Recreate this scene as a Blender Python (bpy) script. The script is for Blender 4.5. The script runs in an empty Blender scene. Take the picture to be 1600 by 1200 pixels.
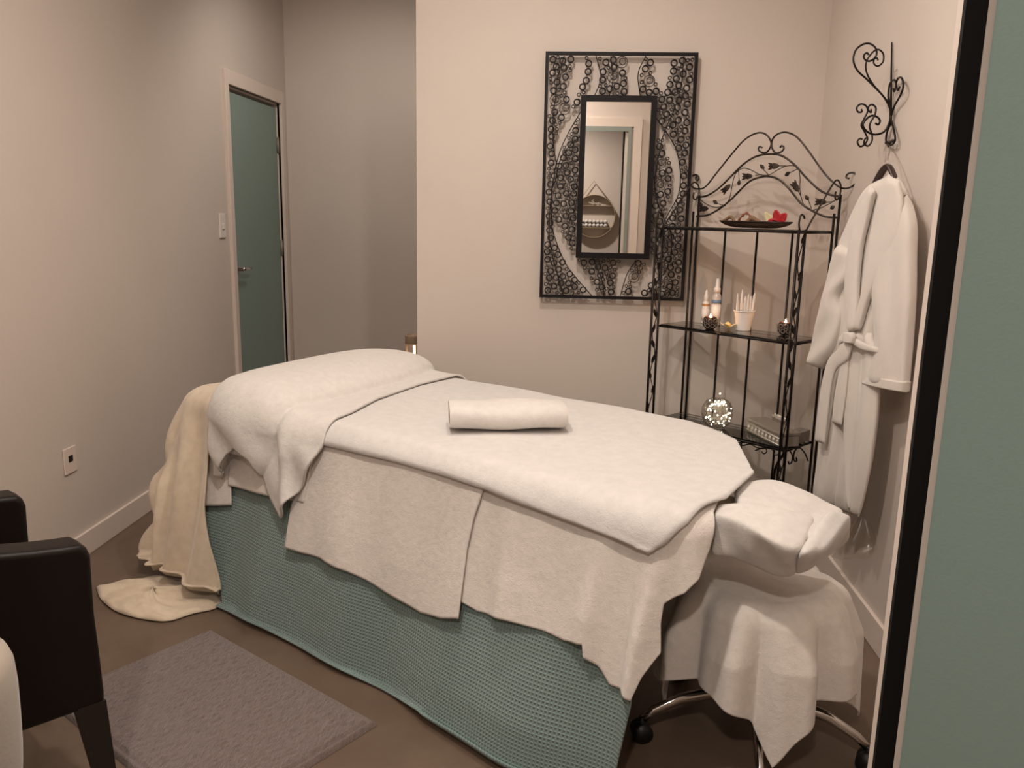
import bpy, math, random
import numpy as np
from mathutils import Vector, Matrix, noise
random.seed(7)
C = bpy.context.scene.collection
PI = math.pi

# ---------------------------------------------------------------- camera
H, F = 1.38, 1300.0
YAW, PIT, ROL = -0.0645, -0.203, 0.0195
def cam_axes():
    f = np.array([math.sin(YAW)*math.cos(PIT), math.cos(YAW)*math.cos(PIT), math.sin(PIT)])
    r = np.cross(f, [0, 0, 1]); r /= np.linalg.norm(r); u = np.cross(r, f)
    r2 = r*math.cos(ROL)+u*math.sin(ROL); u2 = -r*math.sin(ROL)+u*math.cos(ROL)
    return r2, u2, f
CR, CU, CF = cam_axes(); CP = np.array([0, 0, H])
cam_d = bpy.data.cameras.new('camera'); cam = bpy.data.objects.new('camera', cam_d); C.objects.link(cam)
cam_d.sensor_width = 36; cam_d.lens = F/1600*36; cam_d.clip_start = 0.02
cam.matrix_world = Matrix(((CR[0], CU[0], -CF[0], 0), (CR[1], CU[1], -CF[1], 0), (CR[2], CU[2], -CF[2], H), (0, 0, 0, 1)))
bpy.context.scene.camera = cam
# measured directions from the camera, met with real planes of the room
def ray(x, y): return CR*((x-800)/F)-CU*((y-600)/F)+CF
def onz(x, y, z=0.): d = ray(x, y); return CP+(z-H)/d[2]*d
def onx(x, y, X): d = ray(x, y); return CP+X/d[0]*d
def ony(x, y, Y): d = ray(x, y); return CP+Y/d[1]*d
def onp(x, y, o, n): d = ray(x, y); return CP+np.dot(np.array(o)-CP, n)/np.dot(d, n)*d
def pr(P):
    v = np.asarray(P, float)-CP; a = v@CR; b = v@CU; c = v@CF
    return 800+F*a/c, 600-F*b/c

# ---------------------------------------------------------------- world, lights, exposure
w = bpy.data.worlds.new('world'); bpy.context.scene.world = w; w.use_nodes = True
w.node_tree.nodes['Background'].inputs[0].default_value = (1.0, .86, .72, 1); w.node_tree.nodes['Background'].inputs[1].default_value = 0.05
vs = bpy.context.scene.view_settings
vs.view_transform = 'Standard'; vs.look = 'None'; vs.gamma = 1; vs.use_curve_mapping = False; vs.exposure = 0.07
def spot(name, loc, tgt, energy, col, size=math.radians(140), blend=.9, rad=.04):
    l = bpy.data.lights.new(name, 'SPOT'); l.energy = energy; l.color = col; l.spot_size = size; l.spot_blend = blend; l.shadow_soft_size = rad
    o = bpy.data.objects.new(name, l); C.objects.link(o); o.location = loc
    o.rotation_euler = (Vector(tgt)-Vector(loc)).to_track_quat('-Z', 'Y').to_euler(); return o
WARM = (1.0, .895, .80)
spot('downlight_over_bed', (-.15, 2.30, 2.74), (-.10, 2.55, 0), 47, WARM, math.radians(172), .65, .035)
spot('downlight_near_door', (-.45, 1.2, 2.66), (-.42, 1.6, 0), 80, WARM, math.radians(172), .75, .05)
spot('hallway_downlight', (-.25, -.55, 2.5), (-.2, -.5, 0), 112, WARM, math.radians(170), 1., .06)
def area(name, loc, tgt, sx, sy, energy, col):
    l = bpy.data.lights.new(name, 'AREA'); l.shape = 'RECTANGLE'; l.size = sx; l.size_y = sy; l.energy = energy; l.color = col
    o = bpy.data.objects.new(name, l); C.objects.link(o); o.location = loc
    o.rotation_euler = (Vector(tgt)-Vector(loc)).to_track_quat('-Z', 'Y').to_euler(); return o
area('ceiling_fill', (-.4, 2.2, 2.98), (-.4, 2.2, 0), 2.0, 2.4, 16, (1.0, .90, .81))  # soft area fill added under the ceiling, no fixture there
spot('recess_fill', (-1.0, 4.35, 2.75), (-1.3, 5.4, .4), 36, WARM, math.radians(150), .8, .12)  # unseen spot added to brighten the recess wall

# ---------------------------------------------------------------- helpers
def thing(name, label, cat, loc=(0, 0, 0), group=None):
    o = bpy.data.objects.new(name, None); C.objects.link(o); o.location = loc; o.empty_display_size = .05
    o['label'] = label; o['category'] = cat
    if group: o['group'] = group
    return o
def tag(o, label, cat, group=None):
    o['label'] = label; o['category'] = cat
    if group: o['group'] = group
    return o
class MB:
    def __init__(s): s.v = []; s.f = []; s.uv = None; s.sm = []
    def add(s, vs_, fs, smooth=True):
        k = len(s.v); s.v += [tuple(map(float, p)) for p in vs_]; s.f += [tuple(i+k for i in f) for f in fs]; s.sm += [smooth]*len(fs); return s
    def box(s, a, b, M=None, sm=False):
        x0, y0, z0 = a; x1, y1, z1 = b
        p = [(x0, y0, z0), (x1, y0, z0), (x1, y1, z0), (x0, y1, z0), (x0, y0, z1), (x1, y0, z1), (x1, y1, z1), (x0, y1, z1)]
        if M is not None: p = [M @ Vector(q) for q in p]
        return s.add(p, [(3, 2, 1, 0), (4, 5, 6, 7), (0, 1, 5, 4), (1, 2, 6, 5), (2, 3, 7, 6), (3, 0, 4, 7)], sm)
    def tube(s, pts, r, n=8, closed=False, flat=1.0, caps=True):
        P = [Vector(p) for p in pts]; m = len(P)
        R = r if hasattr(r, '__len__') else [r]*m
        T = []
        for i in range(m):
            a = P[(i-1) % m] if closed or i > 0 else P[i]; b = P[(i+1) % m] if closed or i < m-1 else P[i]
            t = b-a; T.append(t.normalized() if t.length > 1e-9 else Vector((0, 0, 1)))
        ref = Vector((0, 0, 1)) if abs(T[0].z) < .9 else Vector((1, 0, 0))
        N = (ref-T[0]*ref.dot(T[0])).normalized(); vv = []
        for i in range(m):
            N = (N-T[i]*N.dot(T[i])); N = N.normalized() if N.length > 1e-6 else Vector((1, 0, 0)); B = T[i].cross(N)
            for j in range(n):
                a = 2*PI*j/n; vv.append(P[i]+(N*math.cos(a)+B*math.sin(a)*flat)*R[i])
        ff = []
        for i in range(m if closed else m-1):
            for j in range(n):
                a = i*n+j; b = i*n+(j+1) % n; c = ((i+1) % m)*n+(j+1) % n; d = ((i+1) % m)*n+j; ff.append((a, b, c, d))
        if not closed and caps: ff += [tuple(range(n))[::-1], tuple((m-1)*n+j for j in range(n))]
        return s.add(vv, ff)
    def lathe(s, prof, c=(0, 0, 0), n=24, M=None):
        vv = []; ff = []
        for r, z in prof:
            for j in range(n):
                a = 2*PI*j/n; p = Vector((r*math.cos(a), r*math.sin(a), z))
                if M is not None: p = M @ p
                vv.append(p+Vector(c))
        for i in range(len(prof)-1):
            for j in range(n): ff.append((i*n+j, i*n+(j+1) % n, (i+1)*n+(j+1) % n, (i+1)*n+j))
        return s.add(vv, ff)
    def sphere(s, c, r, n=10, m=7, sc=(1, 1, 1), M=None):
        vv = []; ff = []
        for i in range(m+1):
            t = PI*i/m
            for j in range(n):
                a = 2*PI*j/n; p = Vector((sc[0]*r*math.sin(t)*math.cos(a), sc[1]*r*math.sin(t)*math.sin(a), sc[2]*r*math.cos(t)))
                if M is not None: p = M @ p
                vv.append(p+Vector(c))
        for i in range(m):
            for j in range(n): ff.append((i*n+j, (i+1)*n+j, (i+1)*n+(j+1) % n, i*n+(j+1) % n))
        return s.add(vv, ff)
    def prism(s, poly, d):            # 3D polygon extruded by vector d
        n = len(poly); P = [Vector(p) for p in poly]; D = Vector(d)
        return s.add(P+[p+D for p in P], [tuple(range(n))[::-1], tuple(range(n, 2*n))]+[(i, (i+1) % n, n+(i+1) % n, n+i) for i in range(n)], False)
    def build(s, name, mat=None, parent=None, bevel=0, solid=0, sub=0, offset=0, weld=False):
        me = bpy.data.meshes.new(name)
        o = bpy.data.objects.new(name, me); C.objects.link(o)
        vv = s.v
        if parent is not None:
            o.parent = parent; L = tloc(parent); vv = [(a-L[0], b-L[1], c-L[2]) for a, b, c in vv]
        me.from_pydata(vv, [], s.f); me.polygons.foreach_set('use_smooth', s.sm)
        if s.uv is not None:
            ul = me.uv_layers.new(name='UVMap'); idx = np.zeros(len(me.loops), dtype=int); me.loops.foreach_get('vertex_index', idx)
            ul.data.foreach_set('uv', np.asarray(s.uv)[idx].ravel())
        me.validate(); me.update()
        if mat: me.materials.append(mat)
        if bevel:
            m = o.modifiers.new('b', 'BEVEL'); m.width = bevel; m.segments = 3; m.limit_method = 'ANGLE'; m.angle_limit = math.radians(40)
            me.polygons.foreach_set('use_smooth', [True]*len(me.polygons)); wn = o.modifiers.new('w', 'WEIGHTED_NORMAL')
        if solid: m = o.modifiers.new('s', 'SOLIDIFY'); m.thickness = solid; m.offset = offset
        if sub: m = o.modifiers.new('u', 'SUBSURF'); m.levels = sub; m.render_levels = sub
        return o
def tloc(o):
    v = Vector(o.location)
    while o.parent: o = o.parent; v += Vector(o.location)
    return v
def struct(name, mb, mat, parent=None, **k):
    o = mb.build(name, mat, parent, **k)
    if parent is None: o['kind'] = 'structure'
    return o
def spl(pts, n=60):                   # Catmull-Rom resample through points (any dim)
    P = np.array(pts, float); m = len(P)
    if m < 3: return [P[0]+(P[-1]-P[0])*t for t in np.linspace(0, 1, n)]
    Q = np.vstack([2*P[0]-P[1], P, 2*P[-1]-P[-2]])
    L = np.r_[0, np.cumsum(np.linalg.norm(np.diff(P, axis=0), axis=1))]
    out = []
    for t in np.linspace(0, L[-1], n):
        i = min(int(np.searchsorted(L, t, 'right'))-1, m-2); u = (t-L[i])/(L[i+1]-L[i]+1e-12)
        a, b, c, d = Q[i:i+4]
        out.append(.5*((2*b)+(c-a)*u+(2*a-5*b+4*c-d)*u*u+(3*b-a-3*c+d)*u**3))
    return out
def lin(pts, n):
    P = np.array(pts, float); L = np.r_[0, np.cumsum(np.linalg.norm(np.diff(P, axis=0), axis=1))]
    return np.array([[np.interp(t, L, P[:, k]) for k in range(P.shape[1])] for t in np.linspace(0, L[-1], n)])

# ---------------------------------------------------------------- materials
def mat(name, col, rough=.6, metal=0., spec=.5, sheen=0., trans=0., emis=None, estr=0., alpha=1.):
    m = bpy.data.materials.new(name); m.use_nodes = True; b = m.node_tree.nodes['Principled BSDF']
    b.inputs['Base Color'].default_value = (*col, 1); b.inputs['Roughness'].default_value = rough; b.inputs['Metallic'].default_value = metal
    b.inputs['Specular IOR Level'].default_value = spec; b.inputs['Sheen Weight'].default_value = sheen; b.inputs['Transmission Weight'].default_value = trans
    if emis: b.inputs['Emission Color'].default_value = (*emis, 1); b.inputs['Emission Strength'].default_value = estr
    return m
def nd(m, t, **k):
    n = m.node_tree.nodes.new(t)
    for a, b in k.items():
        if a in n.inputs: n.inputs[a].default_value = b
        else: setattr(n, a, b)
    return n
def lk(m, a, b): m.node_tree.links.new(a, b)
def bump(m, height, dist, strength=1.):
    b = nd(m, 'ShaderNodeBump', Strength=strength, Distance=dist); lk(m, height, b.inputs['Height'])
    p = m.node_tree.nodes['Principled BSDF']
    if p.inputs['Normal'].links: lk(m, p.inputs['Normal'].links[0].from_socket, b.inputs['Normal'])
    lk(m, b.outputs['Normal'], p.inputs['Normal'])
def noisen(m, scale, detail=3, rough=.5, co='Object', st=(1, 1, 1)):
    tc = nd(m, 'ShaderNodeTexCoord'); mp = nd(m, 'ShaderNodeMapping'); mp.inputs['Scale'].default_value = st
    lk(m, tc.outputs[co], mp.inputs['Vector']); n = nd(m, 'ShaderNodeTexNoise', Scale=scale, Detail=detail, Roughness=rough); lk(m, mp.outputs[0], n.inputs['Vector']); return n
def ramp(m, fac, a, b, p0=.35, p1=.65):
    r = nd(m, 'ShaderNodeValToRGB'); e = r.color_ramp.elements; e[0].position = p0; e[0].color = (*a, 1); e[1].position = p1; e[1].color = (*b, 1)
    lk(m, fac, r.inputs[0]); lk(m, r.outputs[0], m.node_tree.nodes['Principled BSDF'].inputs['Base Color']); return r
def paint(name, col, rough=.6):
    m = mat(name, col, rough, spec=.3); n = noisen(m, 1.3, 4); ramp(m, n.outputs[0], tuple(c*.97 for c in col), tuple(min(1, c*1.02) for c in col))
    bump(m, noisen(m, 260, 2).outputs[0], .0004, .3); return m
def terry(name, col, sc=1.):
    m = mat(name, col, .95, spec=.15, sheen=.3); n = noisen(m, 38*sc, 4, .6); ramp(m, n.outputs[0], tuple(c*.93 for c in col), tuple(min(1, c*1.03) for c in col), .3, .7)
    bump(m, noisen(m, 420*sc, 3, .7).outputs[0], .0022, .7); bump(m, noisen(m, 45*sc, 3, .6).outputs[0], .004, .5); return m
WALL = paint('wall_paint', (.60, .525, .468)); CEIL = paint('ceiling_paint', (.72, .68, .62)); TRIM = paint('trim_paint', (.68, .58, .51), .4)
TEALP = paint('teal_door_paint', (.21, .285, .255), .45)
FLOOR = mat('concrete_floor', (.2, .15, .11), .42, spec=.35)
ramp(FLOOR, noisen(FLOOR, 2.2, 6, .65).outputs[0], (.12, .080, .056), (.175, .125, .09), .3, .7); bump(FLOOR, noisen(FLOOR, 30, 4).outputs[0], .001, .2)
TERRY = terry('white_terry', (.72, .68, .64)); TERRY2 = terry('off_white_terry', (.80, .735, .68)); SHEET = terry('white_flat_towel', (.69, .655, .63), .8)
ROBE = mat('robe_terry', (.64, .585, .535), .95, spec=.15, sheen=.3); bump(ROBE, noisen(ROBE, 500, 3, .7).outputs[0], .0012, .6); bump(ROBE, noisen(ROBE, 9, 3, .5, st=(1, 1, .35)).outputs[0], .03, .5)
CREAM = mat('cream_fleece', (.66, .55, .42), .9, spec=.15, sheen=.35); ramp(CREAM, noisen(CREAM, 30, 3).outputs[0], (.62, .51, .385), (.69, .58, .445)); bump(CREAM, noisen(CREAM, 600, 2).outputs[0], .0008, .5)
CREAM2 = mat('cream_vinyl', (.68, .58, .45), .5)
# teal waffle weave
TEAL = mat('teal_waffle', (.24, .32, .30), .95, spec=.1, sheen=.25)
def waffle(m, sc, dist, c0, c1):
    tc = nd(m, 'ShaderNodeTexCoord'); hs = []
    for d in ('X', 'Y'):
        wv = nd(m, 'ShaderNodeTexWave', Scale=sc, Distortion=.6, Detail=2.); wv.bands_direction = d; wv.inputs['Detail Scale'].default_value = .6
        lk(m, tc.outputs['UV'], wv.inputs['Vector']); hs.append(wv)
    mx = nd(m, 'ShaderNodeMath', operation='MAXIMUM'); lk(m, hs[0].outputs['Fac'], mx.inputs[0]); lk(m, hs[1].outputs['Fac'], mx.inputs[1])
    ramp(m, mx.outputs[0], c0, c1, .3, .85); bump(m, mx.outputs[0], dist, .9); bump(m, noisen(m, 300, 2).outputs[0], .0008, .5)
waffle(TEAL, 30, .0035, (.175, .245, .228), (.225, .305, .285))
RUGM = mat('rug_chenille', (.21, .155, .14), 1., spec=.05, sheen=.3)
ramp(RUGM, noisen(RUGM, 60, 4, .7, st=(3, .5, 1)).outputs[0], (.14, .098, .082), (.24, .172, .148), .3, .7); bump(RUGM, noisen(RUGM, 130, 3, .8, st=(2.5, .4, 1)).outputs[0], .008, 1.)
LEATH = mat('dark_leather', (.007, .004, .003), .42, spec=.25); bump(LEATH, noisen(LEATH, 180, 4).outputs[0], .0008, .4)
WOODB = mat('black_wood', (.012, .008, .006), .4)
IRON = mat('black_iron', (.02, .014, .012), .38, metal=.6); ramp(IRON, noisen(IRON, 60, 4, .7).outputs[0], (.012, .008, .007), (.10, .085, .07), .55, .8)
IRON2 = mat('brushed_iron', (.05, .04, .034), .4, metal=.75); ramp(IRON2, noisen(IRON2, 40, 3).outputs[0], (.03, .022, .018), (.11, .09, .075), .4, .75)
LACQ = mat('black_lacquer', (.006, .004, .005), .5, spec=.2); LACQ2 = mat('black_ring_metal', (.008, .006, .007), .4, spec=.3)
CHROME = mat('chrome', (.62, .58, .55), .12, metal=1.); BLACKP = mat('black_plastic', (.012, .011, .011), .45)
RUBBER = mat('black_rubber', (.006, .005, .005), .6, spec=.2)
MIRR = mat('mirror_glass', (.88, .86, .83), .01, metal=1.)
def glassm(name, tint, mixf, rough=.02):
    m = bpy.data.materials.new(name); m.use_nodes = True; t = m.node_tree; t.nodes.clear()
    o = t.nodes.new('ShaderNodeOutputMaterial'); g = t.nodes.new('ShaderNodeBsdfGlossy'); g.inputs['Roughness'].default_value = rough
    tr = t.nodes.new('ShaderNodeBsdfTransparent'); tr.inputs[0].default_value = (*tint, 1)
    fr = t.nodes.new('ShaderNodeFresnel'); fr.inputs[0].default_value = 1.5
    mx = t.nodes.new('ShaderNodeMath'); mx.operation = 'MULTIPLY'; mx.inputs[1].default_value = mixf
    ms = t.nodes.new('ShaderNodeMixShader'); t.links.new(fr.outputs[0], mx.inputs[0]); t.links.new(mx.outputs[0], ms.inputs[0])
    t.links.new(tr.outputs[0], ms.inputs[1]); t.links.new(g.outputs[0], ms.inputs[2]); t.links.new(ms.outputs[0], o.inputs[0]); return m
GLASS = glassm('shelf_glass', (.92, .95, .93), 1.3); CLEARP = glassm('clear_plastic', (.97, .96, .94), .45, .03)
WHITEP = mat('white_plastic', (.72, .66, .62), .35); SILVER = mat('embossed_silver', (.50, .46, .40), .4, metal=.35); SILVER2 = mat('dull_silver', (.28, .24, .20), .5, metal=.3)
FLAME = mat('flame', (1, .6, .3), .5, emis=(1., .72, .42), estr=60); LED = mat('fairy_led', (1, .95, .8), .5, emis=(1., .9, .68), estr=15)
WAX = mat('candle_wax', (.75, .6, .45), .5, emis=(1., .45, .2), estr=.35); RED = mat('red_petal', (.38, .008, .015), .6); YEL = mat('yellow_petal', (.75, .55, .25), .6); YELC = mat('flower_heart', (.75, .33, .03), .6)
BRONZE = mat('dark_bronze', (.035, .016, .012), .35, metal=.4); DISH = mat('dark_wood_dish', (.03, .014, .010), .4); DRIED = mat('dried_pods', (.22, .13, .07), .8); DRIEDR = mat('dried_red_pod', (.22, .06, .035), .7)
GLOW = mat('lit_glass', (1, .8, .6), .5, emis=(1., .72, .42), estr=5.); LAMPM = mat('carved_stone', (.36, .26, .18), .6)
BLUEL = mat('blue_label', (.12, .2, .33), .5); OILM = mat('oil_amber', (.45, .22, .1), .3); SILVERB = mat('bright_silver', (.68, .64, .56), .35, metal=.4); TWIG = mat('shelf_wood', (.36, .27, .17), .6)

# ---------------------------------------------------------------- room shell
XL, XR, YM, YB, YF, ZC = -1.90, 1.049, 3.753, 5.65, .945, 3.0
XO0, XO1 = -.85, .392                 # doorway opening the camera looks through
struct('floor', MB().box((-2.3, -1.5, -.1), (1.5, 6., 0)), FLOOR)
struct('ceiling', MB().box((-2.3, -1.5, ZC), (1.5, 6., ZC+.1)), CEIL)
DY0, DY1, DZ = 4.664, 5.512, 2.04
m = MB().box((XL-.12, YF, 0), (XL, DY0, ZC)).box((XL-.12, DY1, 0), (XL, YB+.1, ZC)).box((XL-.12, DY0, DZ), (XL, DY1, ZC)); struct('wall_left', m, WALL)
struct('wall_right', MB().box((XR, YF, 0), (XR+.12, YB+.1, ZC)), WALL)
struct('wall_partition', MB().box((-.683, YM, 0), (XR, YM+.12, ZC)), WALL)
struct('wall_back', MB().box((XL, YB, 0), (XR, YB+.1, ZC)), WALL)
HZ = 2.02
m = MB().box((XL-.12, YF-.045, 0), (XO0, YF, ZC)).box((XO1, YF-.045, 0), (XR+.12, YF, ZC)).box((XO0, YF-.045, HZ), (XO1, YF, ZC)); struct('wall_front', m, WALL)
HY = -1.3
struct('wall_hallway', MB().box((-2.3, HY-.1, 0), (1.5, HY, ZC)).box((-2.3, HY, 0), (-2.2, YF-.045, ZC)).box((1.4, HY, 0), (1.5, YF-.045, ZC)), WALL)
struct('baseboard_left', MB().box((XL, YF, 0), (XL+.014, DY0-.05, .098)), TRIM, bevel=.003)
struct('baseboard_right', MB().box((XR-.014, YF, 0), (XR, YM, .105)), TRIM, bevel=.003)
struct('baseboard_partition', MB().box((-.683, YM-.014, 0), (XR-.014, YM, .10)), TRIM, bevel=.003)
struct('baseboard_back', MB().box((XL, YB-.014, 0), (XR, YB, .10)), TRIM, bevel=.003)
# far door in left wall
m = MB().box((XL-.02, DY0-.052, 0), (XL+.018, DY0, DZ+.075)).box((XL-.02, DY1, 0), (XL+.018, DY1+.052, DZ+.075)).box((XL-.02, DY0, DZ), (XL+.018, DY1, DZ+.075)); struct('trim_1', m, TRIM, bevel=.003)
m = MB().box((XL-.06, DY0, 0), (XL-.012, DY0+.012, DZ)).box((XL-.06, DY1-.012, 0), (XL-.012, DY1, DZ)).box((XL-.06, DY0, DZ-.012), (XL-.012, DY1, DZ)); struct('trim_2', m, TRIM)
d1 = struct('door_1', MB().box((XL-.055, DY0+.014, .008), (XL-.018, DY1-.014, DZ-.03)), TEALP)
m = MB()
y, z = DY0+.06, 1.03
m.lathe([(0, 0), (.026, 0), (.026, .008), (.012, .012), (.012, .045), (0, .045)], M=Matrix.Translation((XL-.018, y, z)) @ Matrix.Rotation(PI/2, 4, 'Y'), n=20)
m.tube([(XL+.024, y, z), (XL+.03, y+.03, z), (XL+.03, y+.07, z-.002), (XL+.028, y+.125, z-.002)], [.011, .0095, .009, .007], 10)
m.build('door_handle', CHROME, d1)
for z in (1.78, 1.12, .25): MB().tube([(XL-.012, DY1-.012, z-.05), (XL-.012, DY1-.012, z+.05)], .009, 8).build('hinge', SILVER2, d1)
# doorway the photo is taken from: jamb, black seal, teal sliding leaf pocket
struct('trim_3', MB().box((.3905, .9005, 0), (.3919, .945, HZ)), TRIM)
struct('trim_4', MB().box((.3768, .893, 0), (.3980, .8998, HZ)), RUBBER)
struct('trim_5', MB().box((.3981, .893, 0), (.4090, .8998, HZ)), TRIM)
lf = MB(); a = Vector((.4010, .8835, 0)); b = Vector((.71, .60, 0)); dn = Vector((b.y-a.y, a.x-b.x, 0)).normalized()*-.035
lf.prism([a, b, b+Vector((0, 0, 2.0)), a+Vector((0, 0, 2.0))], dn*.3)
d2 = struct('door_2', lf, TEALP)
p = a+(b-a)*.41; q = Vector((dn.x, dn.y, 0)).normalized()*-1
g = (b-a).normalized()
MB().prism([p-q*-.0000+q*-.0015-g*.0012, p+q*-.0015+g*.0012, p+q*-.0015+g*.0012+Vector((0, 0, 2)), p+q*-.0015-g*.0012+Vector((0, 0, 2))], -q*.001).build('panel_seam', RUBBER, d2)
m = MB().box((XO0-.06, YF-.002, 0), (XO0, YF+.015, HZ+.06)).box((XO0, YF-.002, HZ), (.45, YF+.015, HZ+.06)).box((.45, YF-.002, 0), (.51, YF+.015, HZ+.06)); struct('trim_6', m, TRIM)
TEALD = paint('teal_frame_shade', (.25, .275, .25), .5)  # shaded side of the doorway frame, put into this grey-teal colour
struct('trim_7', MB().box((XO0, YF+.001, HZ-.035), (.41, YF+.016, HZ)), TEALD); struct('trim_8', MB().box((.41, YF+.001, 0), (.435, YF+.016, HZ)), TEALD)
# wall fittings
s = thing('light_switch', 'white light switch plate on wall beside the far teal door', 'light switch', (XL+.006, 4.51, 1.28))
MB().box((XL, 4.474, 1.215), (XL+.009, 4.55, 1.345)).build('plate', WHITEP, s, bevel=.003)
MB().box((XL+.009, 4.50, 1.262), (XL+.016, 4.524, 1.292)).build('rocker', WHITEP, s, bevel=.002)
s = thing('wall_socket', 'small pale outlet plate low on the left wall', 'wall socket', (XL+.006, 2.965, .413))
MB().box((XL, 2.925, .36), (XL+.007, 3.007, .462)).build('plate', TRIM, s, bevel=.003)
MB().box((XL+.0065, 2.952, .405), (XL+.0078, 2.98, .43)).build('port', BLACKP, s)

# ---------------------------------------------------------------- draping
class Drape:
    """flat cloth coordinates (a,b) -> 3D over a rounded-rectangular top; hangs down past its edge, lies on the floor if too long"""
    def __init__(s, o, ua, ub, a0, a1, b0, b1, z, Rc=.1, r=.05, slant=.2, folds=None):
        s.o = np.array(o, float); s.ua = np.array(ua, float); s.ub = np.array(ub, float); s.z = z; s.r = r; s.Rc = Rc; s.slant = slant; s.folds = folds
        s.i = (a0+r+Rc, a1-r-Rc, b0+r+Rc, b1-r-Rc)
    def __call__(s, a, b, off=0., extra=None, zmin=.012):
        a = np.asarray(a, float); b = np.asarray(b, float); i = s.i
        ca = np.clip(a, i[0], i[1]); cb = np.clip(b, i[2], i[3]); da = a-ca; db = b-cb
        L = np.sqrt(da*da+db*db)+1e-9; d = L-s.Rc; na = da/L; nb = db/L
        f = np.maximum(0, d)/s.r; lim = PI/2-s.slant; ang = np.minimum(f, lim)
        h = s.r*np.sin(ang); v = s.r*(1-np.cos(ang)); ex = np.maximum(0, d-s.r*lim)
        h = h+ex*math.sin(s.slant); v = v+ex*math.cos(s.slant)
        th = np.arctan2(nb, na); corner = np.clip(1-np.abs(np.abs(na)-np.abs(nb)), 0, 1)
        fo = 0*a if s.folds is None else s.folds(a, b, np.maximum(d, 0), th, corner)
        if extra is not None: fo = fo+extra(a, b, np.maximum(d, 0), th, corner)
        nh = np.sin(ang); nz = np.cos(ang); off = off+fo
        flat_ = d < 0; hh = np.where(flat_, d, h)+off*np.where(flat_, 0, nh); vz = s.z-v+off*np.where(flat_, 1, nz)
        low = vz < zmin+off*.0; spill = np.maximum(0, zmin-vz); hh = hh+spill*.85; vz = np.maximum(vz, zmin+np.where(low, np.clip(off, 0, .05)*.5, 0))
        A = ca+na*(s.Rc+hh); B = cb+nb*(s.Rc+hh)
        A = np.where(flat_ & (L < 1e-6), a, A); B = np.where(flat_ & (L < 1e-6), b, B)
        P = A[..., None]*s.ua+B[..., None]*s.ub+s.o[:2]
        return np.concatenate([P, vz[..., None]], -1)
    def inv(s, px, rng, off=0., extra=None):          # measured points met with the draped surface
        A, B = np.meshgrid(np.linspace(rng[0], rng[1], 420), np.linspace(rng[2], rng[3], 420), indexing='ij')
        P = s(A, B, off, extra); X, Y = pr(P.reshape(-1, 3)); X = X.reshape(A.shape); Y = Y.reshape(A.shape); out = []
        for x, y in px:
            k = np.argmin((X-x)**2+(Y-y)**2); i, j = np.unravel_index(k, A.shape); out.append((A[i, j], B[i, j]))
        return out
def coons(bot, top, left, right, n, m):
    bot = lin(bot, n); top = lin(top, n); left = lin(left, m); right = lin(right, m)
    u = np.linspace(0, 1, n)[:, None, None]; v = np.linspace(0, 1, m)[None, :, None]
    S = (1-v)*bot[:, None]+v*top[:, None]+(1-u)*left[None]+u*right[None]
    S -= (1-u)*(1-v)*bot[0]+u*(1-v)*bot[-1]+(1-u)*v*top[0]+u*v*top[-1]
    return S
def gridmesh(P, uv=None):
    n, m = P.shape[:2]; mb = MB(); idx = np.arange(n*m).reshape(n, m)
    f = np.stack([idx[:-1, :-1], idx[1:, :-1], idx[1:, 1:], idx[:-1, 1:]], -1).reshape(-1, 4)
    mb.add(P.reshape(-1, 3), [tuple(map(int, q)) for q in f]); mb.uv = None if uv is None else uv.reshape(-1, 2); return mb

U = np.array([.824, -.566]); N = np.array([.566, .824])
def sn(s, n, z): return (*(s*U+n*N), z)
def bedfold(a, b, d, th, c):
    g = np.clip(d/.5, 0, 1)**1.3
    return .012*g*(np.sin(a*9+.5)+.6*np.sin(a*17+1.3)+1)+.004*np.sin(a*6+b*5)*np.clip(d*10, 0, 1)
BED = Drape((0, 0), U, N, -2.88, -.74, 1.62, 2.46, .70, Rc=.09, r=.05, slant=.15, folds=bedfold)
RNG = (-2.85, -.3, .85, 2.02)
def ttop(x, y, z=.73): q = onz(x, y, z)[:2]; return (float(q@U), float(q@N))
# massage table under the cloths
t = thing('massage_table', 'padded massage table hidden beneath the teal blanket and white towels', 'massage table', sn(-1.77, 2.04, 0))
def bedbox(a0, a1, b0, b1, z0, z1):
    mb = MB(); M = Matrix(((U[0], N[0], 0, 0), (U[1], N[1], 0, 0), (0, 0, 1, 0), (0, 0, 0, 1))); return mb.box((a0, b0, z0), (a1, b1, z1), M)
bedbox(-2.86, -1.08, 1.69, 2.30, .61, .672).build('table_top', CREAM2, t, bevel=.03)
for a in (-2.5, -1.05):
    for b in (1.78, 2.30): bedbox(a-.025, a+.025, b-.025, b+.025, 0, .61).build('leg', TWIG, t)
bedbox(-.92, -.60, 1.82, 1.86, .60, .615).build('cradle_bar', SILVER2, t); bedbox(-.92, -.60, 1.93, 1.97, .60, .615).build('cradle_bar', SILVER2, t)
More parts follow.
